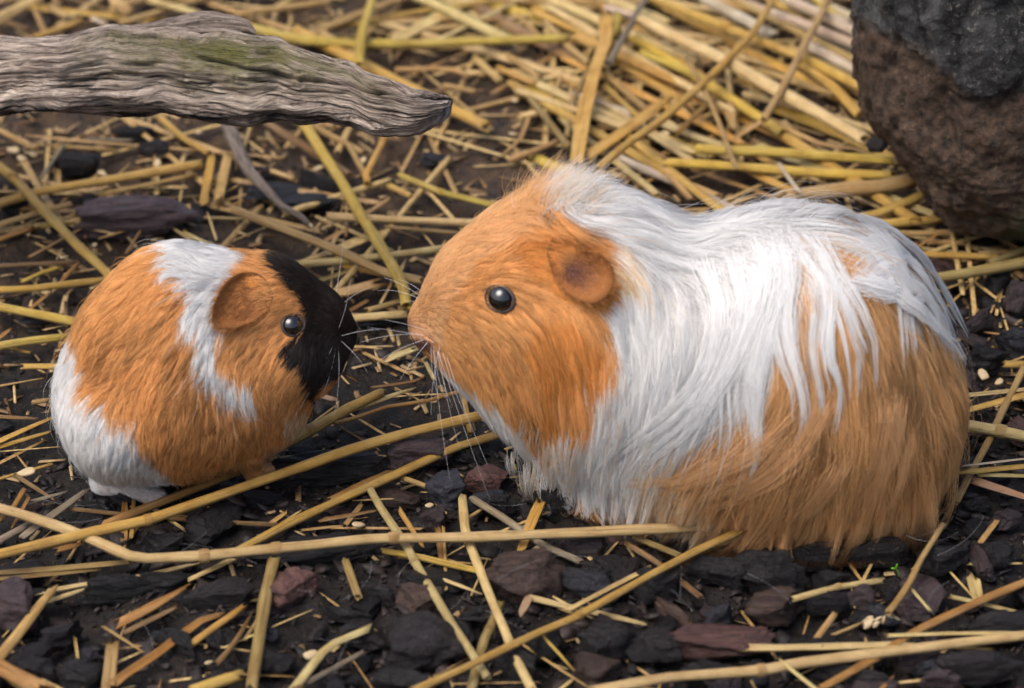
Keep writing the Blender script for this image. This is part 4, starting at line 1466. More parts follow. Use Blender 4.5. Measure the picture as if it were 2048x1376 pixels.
class Pig:
    def __init__(self, ref_px, ref_z, yaw_deg):
        a = math.radians(yaw_deg)
        self.S = np.array([math.cos(a), math.sin(a), 0.0])
        self.L = np.array([self.S[1], -self.S[0], 0.0])     # towards the camera
        O = gp(float(ref_px[0]), float(ref_px[1]), ref_z)
        self.O = np.array([O[0], O[1], 0.0])
        self.M = np.stack([self.S, self.L, np.array([0, 0, 1.0])])   # world -> local rows
        self.prims = []
        self.camL = self.M @ (CAM - self.O)

    def loc(self, px, py, lat=0.0):
        d = self.M @ ray(float(px), float(py))
        t = (lat - self.camL[1]) / d[1]
        return self.camL + d * t

    def dirL(self, px, py):
        return norm(ray(np.asarray(px, float), np.asarray(py, float)) @ self.M.T)

    def w2l(self, p):
        return (p - self.O) @ self.M.T

    def l2w(self, p):
        return p @ self.M + self.O

    def px(self, p):
        return to_px(self.l2w(p))

    def chain(self, circles, lat, k=0.8):
        """round-cone chain through circles (px, py, radius px) drawn in the median plane, stretched sideways by lat"""
        f = math.sqrt(CP * CP + lat * lat * SP * SP)
        c = np.array([self.loc(x, y) for x, y, _ in circles])
        rr = np.array([q[2] for q in circles]) * KPX / f
        self.prims.append(("chain", c, rr, lat, k))

    def ball(self, px, py, lat, rad_px, k=0.5):
        for sg in (1, -1):
            c = self.loc(px, py, lat)
            c = c * np.array([1, sg, 1])
            self.prims.append(("ball", c, rad_px * KPX, 1, k))

    def limb(self, pts, radii, k=0.35):
        for sg in (1, -1):
            c = np.array(pts) * np.array([1, sg, 1])
            self.prims.append(("chain", c, np.array(radii), 1.0, k))

    def petal(self, outline, canal, off, inner, outer, far_drop, nfuzz, seed, flen):
        """a thin cupped ear: traced rim, bowl sinking to the canal; returns verts, quads, colours and its fuzz"""
        o = np.array(outline, float)
        o = np.concatenate([o, o[:1]])
        d = np.concatenate([[0], np.cumsum(np.linalg.norm(np.diff(o, axis=0), axis=1))])
        K, RR = 56, 12
        t = np.linspace(0, d[-1], K, endpoint=False)
        ox, oy = np.interp(t, d, o[:, 0]), np.interp(t, d, o[:, 1])
        ox = (np.roll(ox, 1) + 2 * ox + np.roll(ox, -1)) / 4
        oy = (np.roll(oy, 1) + 2 * oy + np.roll(oy, -1)) / 4
        E, _ = self.hit(ox, oy)
        view = self.dirL(ox, oy)
        side = np.clip(0.5 + (ox - canal[0]) * off[2] / 110.0, 0, 1)
        so = off[0] + (off[1] - off[0]) * side ** 1.3
        C, _ = self.hit(canal[0], canal[1])
        lat_out = np.array([0, 1.0, 0.25])
        E = E - view * so[:, None]
        rr = np.linspace(0.0, 1, RR)
        P = C + (E - C)[None] * rr[:, None, None]
        bowl = -0.30 * np.sin(rr * np.pi)[:, None] * (0.4 + side)[None]
        P = P - view[None] * bowl[..., None]
        rip = 0.05 * fbm(np.stack([np.cos(t / d[-1] * 6.283) * 2, np.sin(t / d[-1] * 6.283) * 2, t * 0], -1), 3, seed)
        P = P - view[None] * (rip[None] * rr[:, None] ** 2)[..., None]
        f = self.dist(P.reshape(-1, 3)).reshape(RR, K)
        n = self.nrm(P.reshape(-1, 3)).reshape(RR, K, 3)
        P = P + n * np.maximum(0, 0.06 - f)[..., None]
        th = 0.13 - 0.06 * rr
        Bk = P + view[None] * th[:, None, None]
        allr = np.concatenate([P, Bk[::-1]])
        V_ = allr.reshape(-1, 3)
        Q_ = grid_faces(2 * RR, K)
        r2 = np.concatenate([rr, rr[::-1]])
        w = np.clip((r2 - 0.1) / 0.75, 0, 1)[:, None, None] * np.ones((1, K, 1))
        w[RR:] = 1
        rim = np.clip((r2 - 0.86) / 0.1, 0, 1)[:, None, None] * np.ones((1, K, 1))
        cc = ((np.array(inner) * (1 - w) + np.array(outer) * w) * (1 - .6 * rim)).reshape(-1, 3)
        # fuzz
        g = np.random.default_rng(seed)
        R_ = g.uniform(.0, 1, nfuzz) ** .6
        kk = g.uniform(0, K, nfuzz)
        back = g.random(nfuzz) < .25

        def at(A, R, k):
            i = np.clip((R * (RR - 1)).astype(int), 0, RR - 2)
            fr = (R * (RR - 1) - i)[:, None]
            j = k.astype(int) % K
            j2 = (j + 1) % K
            fk = (k - np.floor(k))[:, None]
            return (A[i, j] * (1 - fk) + A[i, j2] * fk) * (1 - fr) + (A[i + 1, j] * (1 - fk) + A[i + 1, j2] * fk) * fr
        n0 = np.where(back[:, None], at(Bk, R_, kk), at(P, R_, kk))
        out = norm(at(np.broadcast_to((E - C)[None], P.shape), R_, kk))
        v0 = np.where(back[:, None], 1, -1) * view[(kk.astype(int)) % K]
        flow = norm(out * 0.6 + np.array([off[2] * .6, 0.1, -.55]) + g.normal(0, .22, (nfuzz, 3)))
        L = flen * g.uniform(.5, 1.2, nfuzz)
        ts = np.linspace(0, 1, 5)
        H = n0[:, None] + flow[:, None] * (L[:, None] * ts)[..., None] + v0[:, None] * (0.12 * L[:, None] * (ts - .55 * ts ** 2) + .012)[..., None]
        hn = norm(v0 + .3 * g.normal(0, .4, (nfuzz, 3)))
        hn = np.repeat(hn[:, None], 5, 1)
        wi = np.clip((R_ - .05) / .75, 0, 1)[:, None]
        hc = (np.array(inner) * 1.9 * (1 - wi) + np.array(outer) * 1.45 * wi) * np.exp(g.normal(0, .3, nfuzz))[:, None]
        Vs, Qs, Cs, Hs, Ns, HC = [], [], [], [], [], []
        for sg in (1, -1):
            m = np.array([1, sg, 1])
            dz = np.array([0, 0, 0 if sg > 0 else -far_drop])
            Qs.append((Q_ if sg > 0 else Q_[:, ::-1]) + len(V_) * len(Vs))
            Vs.append(V_ * m + dz)
            Cs.append(cc)
            Hs.append(H * m + dz)
            Ns.append(hn * m @ self.M)
            HC.append(hc)
        self.ear_px = np.stack([ox, oy], -1)
        self.ear_root = (canal[0] - off[2] * 4, off[2])       # the rooted half stays covered by head fur
        return np.concatenate(Vs), np.concatenate(Qs), np.concatenate(Cs), np.concatenate(Hs), np.concatenate(Ns), np.concatenate(HC)

    def in_ear(self, p, shrink=0.9):
        q = p.copy()
        q[:, 1] = np.abs(q[:, 1])
        x, y = self.px(q)
        c = self.ear_px.mean(0)
        return in_poly(x, y, c + (self.ear_px - c) * shrink) & (q[:, 1] > 0.8) & ((x - self.ear_root[0]) * self.ear_root[1] > 0)

    def sdf(self, p):
        f = None
        for typ, c, rr, lat, k in self.prims:
            if typ == "chain":
                sc = np.array([1, 1 / lat, 1])
                q = p * sc
                cc = c * sc
                d = None
                if len(cc) == 1:
                    d = np.linalg.norm(q - cc[0], axis=-1) - rr[0]
                for (a, b, ra, rb) in zip(cc[:-1], cc[1:], rr[:-1], rr[1:]):
                    ab = b - a
                    t = np.clip(((q - a) @ ab) / (ab @ ab), 0, 1)
                    dd = np.linalg.norm(q - a - t[..., None] * ab, axis=-1) - (ra + (rb - ra) * t)
                    d = dd if d is None else self.smin(d, dd, 0.35)
                d = d * min(1.0, 0.5 + 0.5 * lat)
            elif typ == "ball":
                d = np.linalg.norm(p - c, axis=-1) - rr
            f = d if f is None else self.smin(f, d, k)
        return np.maximum(f, 0.15 - p[..., 2])

    @staticmethod
    def smin(a, b, k):
        h = np.clip(0.5 + 0.5 * (b - a) / k, 0, 1)
        return b + (a - b) * h - k * h * (1 - h)

    def build(self, h, pad=2.6):
        lo = np.full(3, 1e9)
        hi = np.full(3, -1e9)
        for typ, c, rr, lat, k in self.prims:
            if typ == "chain":
                e = rr[:, None] * np.array([1, lat, 1])
                lo = np.minimum(lo, (c - e).min(0))
                hi = np.maximum(hi, (c + e).max(0))
        lo -= pad
        hi += pad
        self.h, self.lo = h, lo
        n = np.ceil((hi - lo) / h).astype(int) + 1
        self.n = n
        ax = [lo[i] + h * np.arange(n[i]) for i in range(3)]
        f = np.empty(n, np.float32)
        for i in range(0, n[0], 16):
            G = np.stack(np.meshgrid(ax[0][i:i + 16], ax[1], ax[2], indexing='ij'), -1)
            f[i:i + 16] = self.sdf(G)
        self.f = f
        g = np.stack(np.gradient(f, h), -1)
        self.g = g.astype(np.float32)
        self.V, self.Q = surface_nets(f, lo, h)

    def samp(self, F, p, lo=None, h=None):
        lo = self.lo if lo is None else lo
        h = self.h if h is None else h
        q = (p - lo) / h
        mx = np.array(F.shape[:3]) - 1.001
        q = np.clip(q, 0, mx)
        i = q.astype(int)
        t = q - i
        r = 0
        for a in (0, 1):
            wa = t[..., 0] if a else 1 - t[..., 0]
            for b in (0, 1):
                wb = t[..., 1] if b else 1 - t[..., 1]
                for c in (0, 1):
                    wc = t[..., 2] if c else 1 - t[..., 2]
                    w = wa * wb * wc
                    v = F[i[..., 0] + a, i[..., 1] + b, i[..., 2] + c]
                    r = r + (v * w[..., None] if F.ndim == 4 else v * w)
        return r

    def dist(self, p):
        return self.samp(self.f, p)

    def nrm(self, p):
        return norm(self.samp(self.g, p))

    def hit(self, px, py):
        """first body point seen along a picture ray (or the nearest approach)"""
        px = np.atleast_1d(np.asarray(px, float))
        py = np.atleast_1d(np.asarray(py, float))
        d = self.dirL(px, py)
        t0 = np.linalg.norm(self.camL) - 30
        t = np.full(len(px), t0)
        best = np.full(len(px), 1e9)
        bt = t.copy()
        done = np.zeros(len(px), bool)
        for _ in range(700):
            p = self.camL + d * t[:, None]
            inb = np.all((p > self.lo) & (p < self.lo + (self.n - 1) * self.h), axis=1)
            f = np.where(inb, self.dist(p), 5.0)
            b = (f < best) & ~done
            best = np.where(b, f, best)
            bt = np.where(b, t, bt)
            done |= f < 0.01
            t = t + np.where(done, 0, 0.08)
        return self.camL + d * bt[:, None], best

    def field(self, ctl, hf=0.55):
        """ctl rows: px, py, dx, dy, length px, lift px  ->  flow, length and lift grids"""
        c = np.array(ctl, float)
        P, miss = self.hit(c[:, 0], c[:, 1])
        n = self.nrm(P)
        v = (c[:, 2:3] * RIGHT - c[:, 3:4] * UPV) @ self.M.T
        v = norm(v)
        view = self.dirL(c[:, 0], c[:, 1])
        vn = (view * n).sum(1)
        a = np.where(np.abs(vn) > 0.3, -(v * n).sum(1) / np.where(np.abs(vn) < 1e-3, 1, vn), 0)
        t = v + np.clip(a, -1.2, 1.2)[:, None] * view
        t = norm(t - (t * n).sum(1, keepdims=True) * n)
        m = np.array([1, -1, 1])
        P = np.concatenate([P, P * m])
        t = np.concatenate([t, t * m])
        ll = np.concatenate([c[:, 4:6]] * 2) * KPX
        self.flo, self.fh = self.lo, hf
        nn = np.ceil((self.n - 1) * self.h / hf).astype(int) + 2
        ax = [self.lo[i] + hf * np.arange(nn[i]) for i in range(3)]
        G = np.stack(np.meshgrid(*ax, indexing='ij'), -1).reshape(-1, 3)
        D = np.zeros((len(G), 3))
        LL = np.zeros((len(G), 2))
        for i in range(0, len(G), 8000):
            d2 = ((G[i:i + 8000, None] - P[None]) ** 2).sum(-1)
            w = 1 / (d2 + 0.12) ** 2.2
            w /= w.sum(1, keepdims=True)
            D[i:i + 8000] = w @ t
            LL[i:i + 8000] = w @ ll
        self.D = D.reshape(*nn, 3).astype(np.float32)
        self.LL = LL.reshape(*nn, 2).astype(np.float32)

    def roots(self, N, seed, accept=None, dens_pow=0.5):
        r = np.random.default_rng(seed)
        V_, Q = self.V, self.Q
        tri = np.concatenate([Q[:, [0, 1, 2]], Q[:, [0, 2, 3]]])
        a, b, c = V_[tri[:, 0]], V_[tri[:, 1]], V_[tri[:, 2]]
        ar = np.linalg.norm(np.cross(b - a, c - a), axis=1)
        cen = (a + b + c) / 3
        L = self.samp(self.LL, cen, self.flo, self.fh)[:, 0]
        w = ar * L ** (-dens_pow)
        w = np.where(cen[:, 1] < -0.5, w * 0.6, w)
        if accept is not None:
            w = w * accept(cen)
        i = r.choice(len(tri), N, p=w / w.sum())
        u, v = r.random(N), r.random(N)
        fl = u + v > 1
        u[fl], v[fl] = 1 - u[fl], 1 - v[fl]
        return a[i] + (b - a)[i] * u[:, None] + (c - a)[i] * v[:, None]

    def grow(self, R0, nseg, seed, lenmul, liftmul, swirl, jit=0.10, wave=0.35, flare=0.0, hang=0.75):
        r = np.random.default_rng(seed)
        N = len(R0)
        LL = self.samp(self.LL, R0, self.flo, self.fh)
        L = LL[:, 0] * lenmul
        H = LL[:, 1] * liftmul
        pts = np.empty((N, nseg + 1, 3))
        p = R0.copy()
        pts[:, 0] = p - self.nrm(p) * 0.05
        jv = r.normal(0, jit, (N, 3))
        prev = None
        for k in range(1, nseg + 1):
            t = k / nseg
            d = self.samp(self.D, p, self.flo, self.fh)
            n = self.nrm(p)
            d = d - (d * n).sum(1, keepdims=True) * n
            d = norm(d)
            side = np.cross(n, d)
            d = d + side * (swirl + wave * vnoise(p * 0.55 + 3.1, seed % 97))[:, None] + jv * (0.4 + t)
            if prev is not None:
                d = norm(d) * 0.65 + prev * 0.35
            d[:, 2] -= 0.22 * t + 0.55 * np.clip(-(n[:, 2] + hang - .35) / .4, 0, 1)
            low = np.clip((0.7 - p[:, 2]) / 0.5, 0, 1)[:, None]
            oh = norm(n * np.array([1, 1, 0.0]))
            d = d * (1 - low * np.array([0, 0, .9])) + oh * low * .7
            d = norm(d)
            prev = d
            step = (L / nseg)[:, None]
            q = p + d * step
            f = self.dist(q)
            n2 = self.nrm(q)
            tgt = H * (1 - (1 - t) ** 2.2) * (1 - 0.22 * t * t)
            tgt = tgt + flare * np.clip((2.6 - q[:, 2]) / 2.4, 0, 1) * t * t
            wgt = np.clip((n2[:, 2] + hang) / 0.4, 0, 1)
            corr = (tgt - f)
            corr = np.where(corr > 0, corr, corr * wgt)
            q = q + n2 * np.clip(corr, -1.0, 1.0)[:, None] * 0.85
            q[:, 2] = np.maximum(q[:, 2], 0.12 + 0.15 * r.random(N))
            p = q
            pts[:, k] = p
        return pts


def clump(pts, guides, amount, power=1.2):
    kd = KDTree(len(guides))
    for i, g in enumerate(guides[:, 0]):
        kd.insert(g, i)
    kd.balance()
    idx = np.array([kd.find(p)[1] for p in pts[:, 0].tolist()])
    G = guides[idx]
    n = pts.shape[1]
    t = np.linspace(0, 1, n)[None, :, None] ** power
    return G + (pts - G) * (1 - amount[:, None, None] * t), idx


def lie_normals(pig, pts, axis=None, w=0.0, rad=0.2):
    """outward direction of the coat at every hair point, square to the strand"""
    N, n, _ = pts.shape
    nn = pig.nrm(pts.reshape(-1, 3)).reshape(N, n, 3)
    if axis is not None:
        ln = np.linalg.norm(pts[:, -1] - pts[:, 0], axis=1)[:, None, None]
        nn = nn + w * np.clip(ln / 1.2, .15, 1) * np.clip((pts - axis) / rad, -1.2, 1.2)
    t = norm(np.gradient(pts, axis=1))
    nn = norm(nn - 0.75 * (nn * t).sum(-1, keepdims=True) * t)
    return nn @ pig.M


def hair_object(name, batches, mat, parent, label=None):
    """batches: list of (pts (N,n,3) local cm world, colour (N,3), root radius cm, tip radius cm)"""
    hc = bpy.data.hair_curves.new(name)
    sizes, pos, rad, colr, nrms = [], [], [], [], []
    for pts, c, r0, r1, *nv in batches:
        if nv:
            nrms.append(nv[0].reshape(-1, 3))
        else:
            nrms.append(np.tile([0.0, -0.3, 0.95], (pts.shape[0] * pts.shape[1], 1)))
        N, n, _ = pts.shape
        sizes += [n] * N
        pos.append(pts.reshape(-1, 3))
        t = np.linspace(0, 1, n)
        prof = r0 + (r1 - r0) * t ** 1.3
        rad.append(np.tile(prof, N))
        colr.append(c)
    hc.add_curves(sizes)
    pos = np.concatenate(pos).astype(np.float32) * U
    hc.attributes["position"].data.foreach_set("vector", pos.ravel())
    ra = hc.attributes.get("radius") or hc.attributes.new("radius", 'FLOAT', 'POINT')
    ra.data.foreach_set("value", (np.concatenate(rad) * U).astype(np.float32))
    la = hc.attributes.new("lie", 'FLOAT_VECTOR', 'POINT')
    la.data.foreach_set("vector", np.concatenate(nrms).astype(np.float32).ravel())
    col = np.concatenate(colr)
    c4 = np.ones((len(col), 4), np.float32)
    c4[:, :3] = col
    at = hc.attributes.new("coat", 'FLOAT_COLOR', 'CURVE')
    at.data.foreach_set("color", c4.ravel())
    hc.materials.append(mat)
    return add(name, hc, parent, label=label)


FUR = {"white": (0.82, 0.81, 0.795), "orange": (0.82, 0.41, 0.15), "deep": (0.72, 0.31, 0.085), "tan": (0.85, 0.49, 0.215), "cream": (0.87, 0.66, 0.43),
       "black": (0.030, 0.023, 0.020), "grey": (0.30, 0.27, 0.25), "brown": (0.42, 0.19, 0.065), "nose": (0.74, 0.42, 0.22), "lip": (0.13, 0.06, 0.05),
       "apricot": (0.87, 0.50, 0.235), "foot": (0.68, 0.63, 0.59)}


def coat_fn(pig, default, patches, soft=4.0):
    names = list(FUR)
    pal = np.array([FUR[n] for n in names])

    def fn(p, seed=1, jitter=None):
        q = p.copy()
        q[:, 1] = np.abs(q[:, 1])
        x, y = pig.px(q)
        j = soft if jitter is None else jitter
        x = x + j * 2.2 * fbm(q * 1.1, 3, 7)
        y = y + j * 2.2 * fbm(q * 1.1 + 31, 3, 8)
        r = np.random.default_rng(seed)
        x = x + r.normal(0, j, len(x))
        y = y + r.normal(0, j, len(y))
        idx = np.full(len(x), names.index(default))
        for nm, poly in patches:
            idx[in_poly(x, y, poly)] = names.index(nm)
        return pal[idx], idx
    return fn, names


def tint(col, seed, amt=0.16):
    r = np.random.default_rng(seed)
    n = len(col)
    f = np.exp(r.normal(0, amt, n))[:, None]
    hue = 1 + r.normal(0, 0.03, (n, 1)) * np.array([[-0.3, 0.6, 1.3]])
    lum = col.mean(1, keepdims=True)
    f = np.where(lum > .7, np.exp(r.normal(-0.02, 0.04, n))[:, None], f)
    out = col * f * np.where(lum > .7, 1, hue)
    out = out * np.minimum(1, 0.9 / out.max(1, keepdims=True))      # keep the hue when a hair is very light
    return np.clip(out, 0.004, 0.93)


def make_eye(pig, px, py, rad_px, parent):
    P, _ = pig.hit(px, py)
    n = pig.nrm(P)[0]
    P = P[0]
    R = rad_px * KPX
    for sg in (1, -1):
        m = np.array([1, sg, 1])
        nn = n * m
        c = P * m - nn * R * 0.30
        e1 = norm(np.cross(nn, np.array([0, 0, 1.0])))
        e2 = np.cross(e1, nn)
        v = ICO4[0] * R
        w = pig.l2w(c + v)
        eo = add("eye", make_mesh("eye", w, ICO4[1], M_EYE), parent, label="glossy black eye")
        # eyelid: an almond rim of bare skin lying on the ball
        nth, nr = 48, 10
        th = np.linspace(0, 2 * np.pi, nth, endpoint=False)
        ps = np.linspace(0, 2 * np.pi, nr, endpoint=False)
        TT, PP = np.meshgrid(th, ps, indexing='ij')
        rr = 1.0 + 0.13 * np.cos(PP)
        zz = 0.37 + 0.15 * np.sin(PP)
        x = rr * np.cos(TT) * (1.10 + 0.06 * np.cos(TT) * sg)
        y = rr * np.sin(TT) * 0.93
        vv = c + (x[..., None] * e1 + y[..., None] * e2 + zz[..., None] * nn) * R
        i = np.arange(nth * nr).reshape(nth, nr)
        j = np.roll(i, -1, 1)
        f = np.stack([i, j, np.roll(j, -1, 0), np.roll(i, -1, 0)], -1).reshape(-1, 4)
        add("eyelid", make_mesh("eyelid", pig.l2w(vv.reshape(-1, 3)), f, M_LID), eo)
    return P, R


def whiskers(pig, specs, parent, colr, name="whiskers"):
    pts, cc = [], []
    for (x0, y0, x1, y1, bend, out) in specs:
        A, _ = pig.hit(x0, y0)
        A = A[0]
        n = pig.nrm(A[None])[0]
        lat = A[1] + out
        Bp = pig.loc(x1, y1, lat)
        mid = (A + Bp) / 2 + np.array([0, 0.0, bend]) + n * 0.3
        t = np.linspace(0, 1, 12)[:, None]
        c = (1 - t) ** 2 * A + 2 * t * (1 - t) * mid + t * t * Bp
        for m in (np.array([1, 1, 1]), np.array([1, -1, 1])):
            pts.append(pig.l2w(c * m))
            cc.append(colr)
    pts = np.array(pts)
    return hair_object(name, [(pts, np.array(cc), 0.0052, 0.0022)], M_WHISK, parent)


def claws(pig, spots, parent):
    for (c, d, l) in spots:
        for sg in (1, -1):
            m = np.array([1, sg, 1])
            v = []
            n, k = 6, 6
            d_ = norm(np.array(d, float) * m)
            s1 = norm(np.cross(d_, np.array([0, 0, 1.0])))
            for i in range(n):
                t = i / (n - 1)
                ctr = np.array(c) * m + d_ * l * t + np.array([0, 0, -0.25 * l * t * t])
                for a in range(k):
                    an = a / k * 6.283
                    v.append(ctr + (s1 * math.cos(an) + np.array([0, 0, 1]) * math.sin(an)) * 0.055 * (1 - 0.85 * t))
            add("claw", make_mesh("claw", pig.l2w(np.array(v)), grid_faces(n, k).tolist() + [tuple(range((n - 1) * k, n * k))], M_CLAW), parent)


# ---- the long-haired adult
def build_adult():
    pig = Pig((1500, 735), 6.0, -8)
    pig.floor = True
    pig.chain([(1650, 812, 222), (1562, 746, 277), (1448, 748, 268), (1300, 702, 232), (1215, 648, 212)], 0.80)
    pig.chain([(1185, 610, 190), (1105, 594, 186), (1014, 600, 141), (935, 624, 87), (874, 645, 50)], 0.74, 1.0)
    pig.chain([(1160, 790, 120), (1080, 735, 125), (985, 690, 95)], 0.85, 1.2)
    pig.chain([(1260, 800, 150), (1340, 850, 160)], 0.85, 1.2)
    # muzzle pads and feet
    pig.ball(868, 668, 0.5, 30, .5)
    f0 = pig.loc(1250, 800)
    s = f0[0]
    pig.limb([(s, 1.6, 3.0), (s - 0.2, 1.7, 1.0), (s - 0.9, 1.8, 0.5)], [.9, .5, .36], .5)
    b0 = pig.loc(1600, 900)[0]
    pig.limb([(b0, 2.6, 2.4), (b0 - 0.6, 2.8, 0.7), (b0 - 2.2, 2.9, 0.5)], [1.2, .55, .42], .5)
    pig.build(0.15)
    EAR = pig.petal([(1092, 500), (1105, 474), (1140, 466), (1156, 480), (1163, 496), (1200, 506), (1226, 532), (1231, 562), (1217, 592), (1190, 609), (1158, 603), (1128, 585), (1104, 545)], (1140, 542), (.22, 1.2, 1),
                    (0.09, 0.04, 0.03), (0.32, 0.13, 0.04), 1.0, 3600, 5, .26)  # inner colour: dark ear skin with the canal's shading painted in

    WHITE_SADDLE = [(1050, 300), (1560, 330), (1700, 430), (1640, 480), (1570, 560), (1580, 640), (1540, 740), (1480, 840), (1370, 890), (1280, 950), (1270, 1000), (1190, 1000), (1120, 960), (1040, 960),
                    (1100, 890), (1180, 860), (1215, 790), (1240, 740), (1232, 690), (1200, 630), (1240, 600), (1270, 560), (1240, 500), (1180, 450), (1130, 430), (1085, 380)]
    PATCH = [("orange", [(780, 720), (780, 560), (960, 380), (1040, 330), (1090, 375), (1130, 425), (1180, 445), (1240, 480), (1290, 550), (1280, 610), (1215, 630), (1238, 700), (1245, 740), (1225, 800), (1180, 865), (1110, 890),
                         (1060, 880), (1010, 830), (950, 780), (880, 735), (835, 705)]),
             ("apricot", [(800, 680), (800, 560), (960, 390), (1060, 340), (1110, 400), (1060, 470), (960, 520), (900, 600), (880, 680)]),
             ("deep", [(1060, 640), (1140, 640), (1200, 700), (1215, 770), (1170, 855), (1105, 880), (1075, 850), (1090, 780), (1040, 720)]),
             ("brown", [(1105, 480), (1150, 470), (1170, 500), (1150, 520), (1110, 520)]),  # shadowed upper fold of the ear, painted as brown coat
             ("deep", [(1020, 500), (1110, 470), (1200, 500), (1235, 540), (1228, 590), (1190, 615), (1140, 610), (1060, 560)]),
             ("white", WHITE_SADDLE),
             ("deep", [(1100, 480), (1190, 490), (1240, 540), (1235, 600), (1190, 622), (1130, 600)]),
             ("brown", [(1110, 500), (1160, 500), (1190, 530), (1185, 575), (1150, 585), (1120, 560)]),  # shade inside the ear, painted as brown coat
             ("cream", [(1235, 470), (1285, 540), (1290, 590), (1240, 600), (1225, 530)]),
             ("white", [(830, 706), (880, 738), (950, 783), (1010, 835), (1060, 884), (1060, 1000), (900, 900), (800, 740)]),
             ("orange", [(1130, 790), (1200, 790), (1190, 860), (1130, 900), (1085, 890)]),
             ("white", [(1480, 370), (1650, 415), (1760, 485), (1850, 580), (1900, 690), (1862, 650), (1760, 545), (1660, 465)]),
             ("cream", [(1830, 1010), (1900, 1000), (1980, 1070), (1900, 1090)]),
             ("cream", [(1270, 930), (1350, 900), (1480, 1060), (1400, 1080), (1280, 1010)]),
             ("nose", [(800, 640), (850, 640), (872, 672), (850, 700), (800, 700)]),
             ("lip", [(820, 684), (846, 673), (868, 684), (856, 698), (832, 700)])]
    fn, names = coat_fn(pig, "tan", PATCH)
    cols, _ = fn(pig.V, 3, 2.0)
    root = add("guinea_pig", None, label="large long-haired guinea pig, white and tan with orange face, facing the smaller one", cat="guinea pig", loc=tuple(pig.O * U))
    W = lambda o: o
    inv = -pig.O
    world_v = pig.l2w(pig.V) + inv

    def L2R(p):        # local -> root space (cm)
        return pig.l2w(p) + inv
    skin = cols * np.array([.55, .46, .40])  # skin colour darkened so gaps between locks read as shade
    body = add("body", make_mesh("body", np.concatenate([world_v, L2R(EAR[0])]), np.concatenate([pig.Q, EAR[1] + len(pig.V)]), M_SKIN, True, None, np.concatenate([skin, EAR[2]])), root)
    # flow of the coat: px, py, dx, dy, length, lift
    CTL = [
        (828, 640, .5, -.6, 14, 2), (838, 670, .6, .5, 12, 2), (850, 580, .6, -.7, 20, 3), (870, 640, .9, .0, 20, 3), (880, 700, .8, .5, 22, 3), (900, 510, .65, -.75, 28, 5), (905, 600, .85, -.35, 26, 4), (915, 660, .9, .25, 30, 4),
        (950, 450, .6, -.8, 38, 8), (960, 540, .75, -.6, 32, 5), (955, 720, .75, .6, 40, 6), (980, 660, .9, .35, 38, 5), (1000, 410, .55, -.8, 50, 12), (1020, 490, .75, -.6, 44, 8), (1045, 365, .2, -1, 75, 50), (1060, 440, .8, -.5, 60, 14),
        (1070, 560, .95, -.1, 36, 5), (1050, 640, .85, .4, 55, 8), (1010, 720, .6, .75, 70, 10), (1090, 700, .5, .8, 95, 14), (980, 770, .6, .8, 60, 10), (1040, 800, .35, .9, 100, 16), (1120, 790, .2, 1, 120, 20), (1180, 700, .35, .95, 120, 20),
        (1180, 640, .6, .8, 80, 14), (1100, 480, .85, -.3, 44, 8), (1090, 362, .0, -1, 85, 75), (1140, 362, .15, -1, 85, 72), (1115, 405, .3, -.9, 80, 40), (1170, 400, .75, -.35, 120, 30), (1200, 470, .9, .2, 120, 22), (1250, 440, .95, .15, 180, 26),
        (1190, 360, .9, -.25, 130, 38), (1260, 365, .97, .15, 150, 40), (1320, 400, .97, .25, 150, 22), (1400, 420, .97, .05, 190, 22), (1250, 520, .55, .8, 190, 26), (1270, 620, .15, 1, 210, 30), (1320, 500, .85, .5, 220, 32),
        (1400, 480, .92, .4, 230, 34), (1480, 430, .97, .05, 220, 46), (1560, 420, .95, .3, 220, 42), (1650, 460, .8, .55, 230, 32), (1740, 530, .62, .8, 230, 30), (1820, 630, .42, .9, 220, 30), (1870, 740, .25, .97, 200, 30), (1890, 860, .12, 1, 180, 30),
        (1880, 980, .4, .9, 140, 34), (1480, 540, .6, .8, 250, 36), (1400, 580, .35, .95, 250, 36), (1330, 620, .1, 1, 240, 34), (1510, 650, .05, 1, 250, 38), (1420, 680, -.1, 1, 240, 38), (1340, 720, -.15, 1, 220, 36), (1480, 760, -.4, .9, 230, 40),
        (1400, 820, -.65, .75, 210, 42), (1300, 820, -.4, .9, 190, 38), (1220, 780, -.1, 1, 170, 30), (1320, 900, -.75, .65, 180, 42), (1230, 900, -.45, .9, 160, 36), (1150, 880, -.05, 1, 140, 28), (1100, 930, .15, 1, 110, 24), (1190, 960, -.4, .9, 120, 30),
        (1600, 520, .6, .8, 250, 36), (1620, 620, .2, 1, 250, 38), (1580, 720, -.05, 1, 240, 40), (1560, 820, -.45, .9, 220, 42), (1480, 900, -.75, .6, 200, 44), (1400, 960, -.75, .6, 160, 40), (1690, 600, .4, .9, 240, 36), (1700, 720, .1, 1, 240, 38),
        (1680, 840, -.15, 1, 220, 40), (1620, 930, -.35, .95, 200, 34), (1540, 990, -.55, .85, 180, 30), (1780, 700, .25, .97, 230, 34), (1790, 830, .05, 1, 210, 36), (1760, 950, -.12, 1, 190, 30), (1680, 1010, -.2, 1, 170, 26), (1830, 900, .15, 1, 200, 30),
        (1190, 545, .85, .5, 10, 0.6), (1150, 520, .85, .4, 10, 0.6), (1165, 585, .8, .6, 10, 0.6), (1215, 560, .85, .5, 9, 0.6), (1205, 590, .8, .6, 9, 0.6), (1140, 560, .85, .5, 10, 0.6), (1180, 510, .85, .5, 10, 0.6)]
    pig.field(CTL)

    ex, ey, er = 1000, 597, 26
    Pe, Re = make_eye_local(pig, ex, ey, er, root, inv)

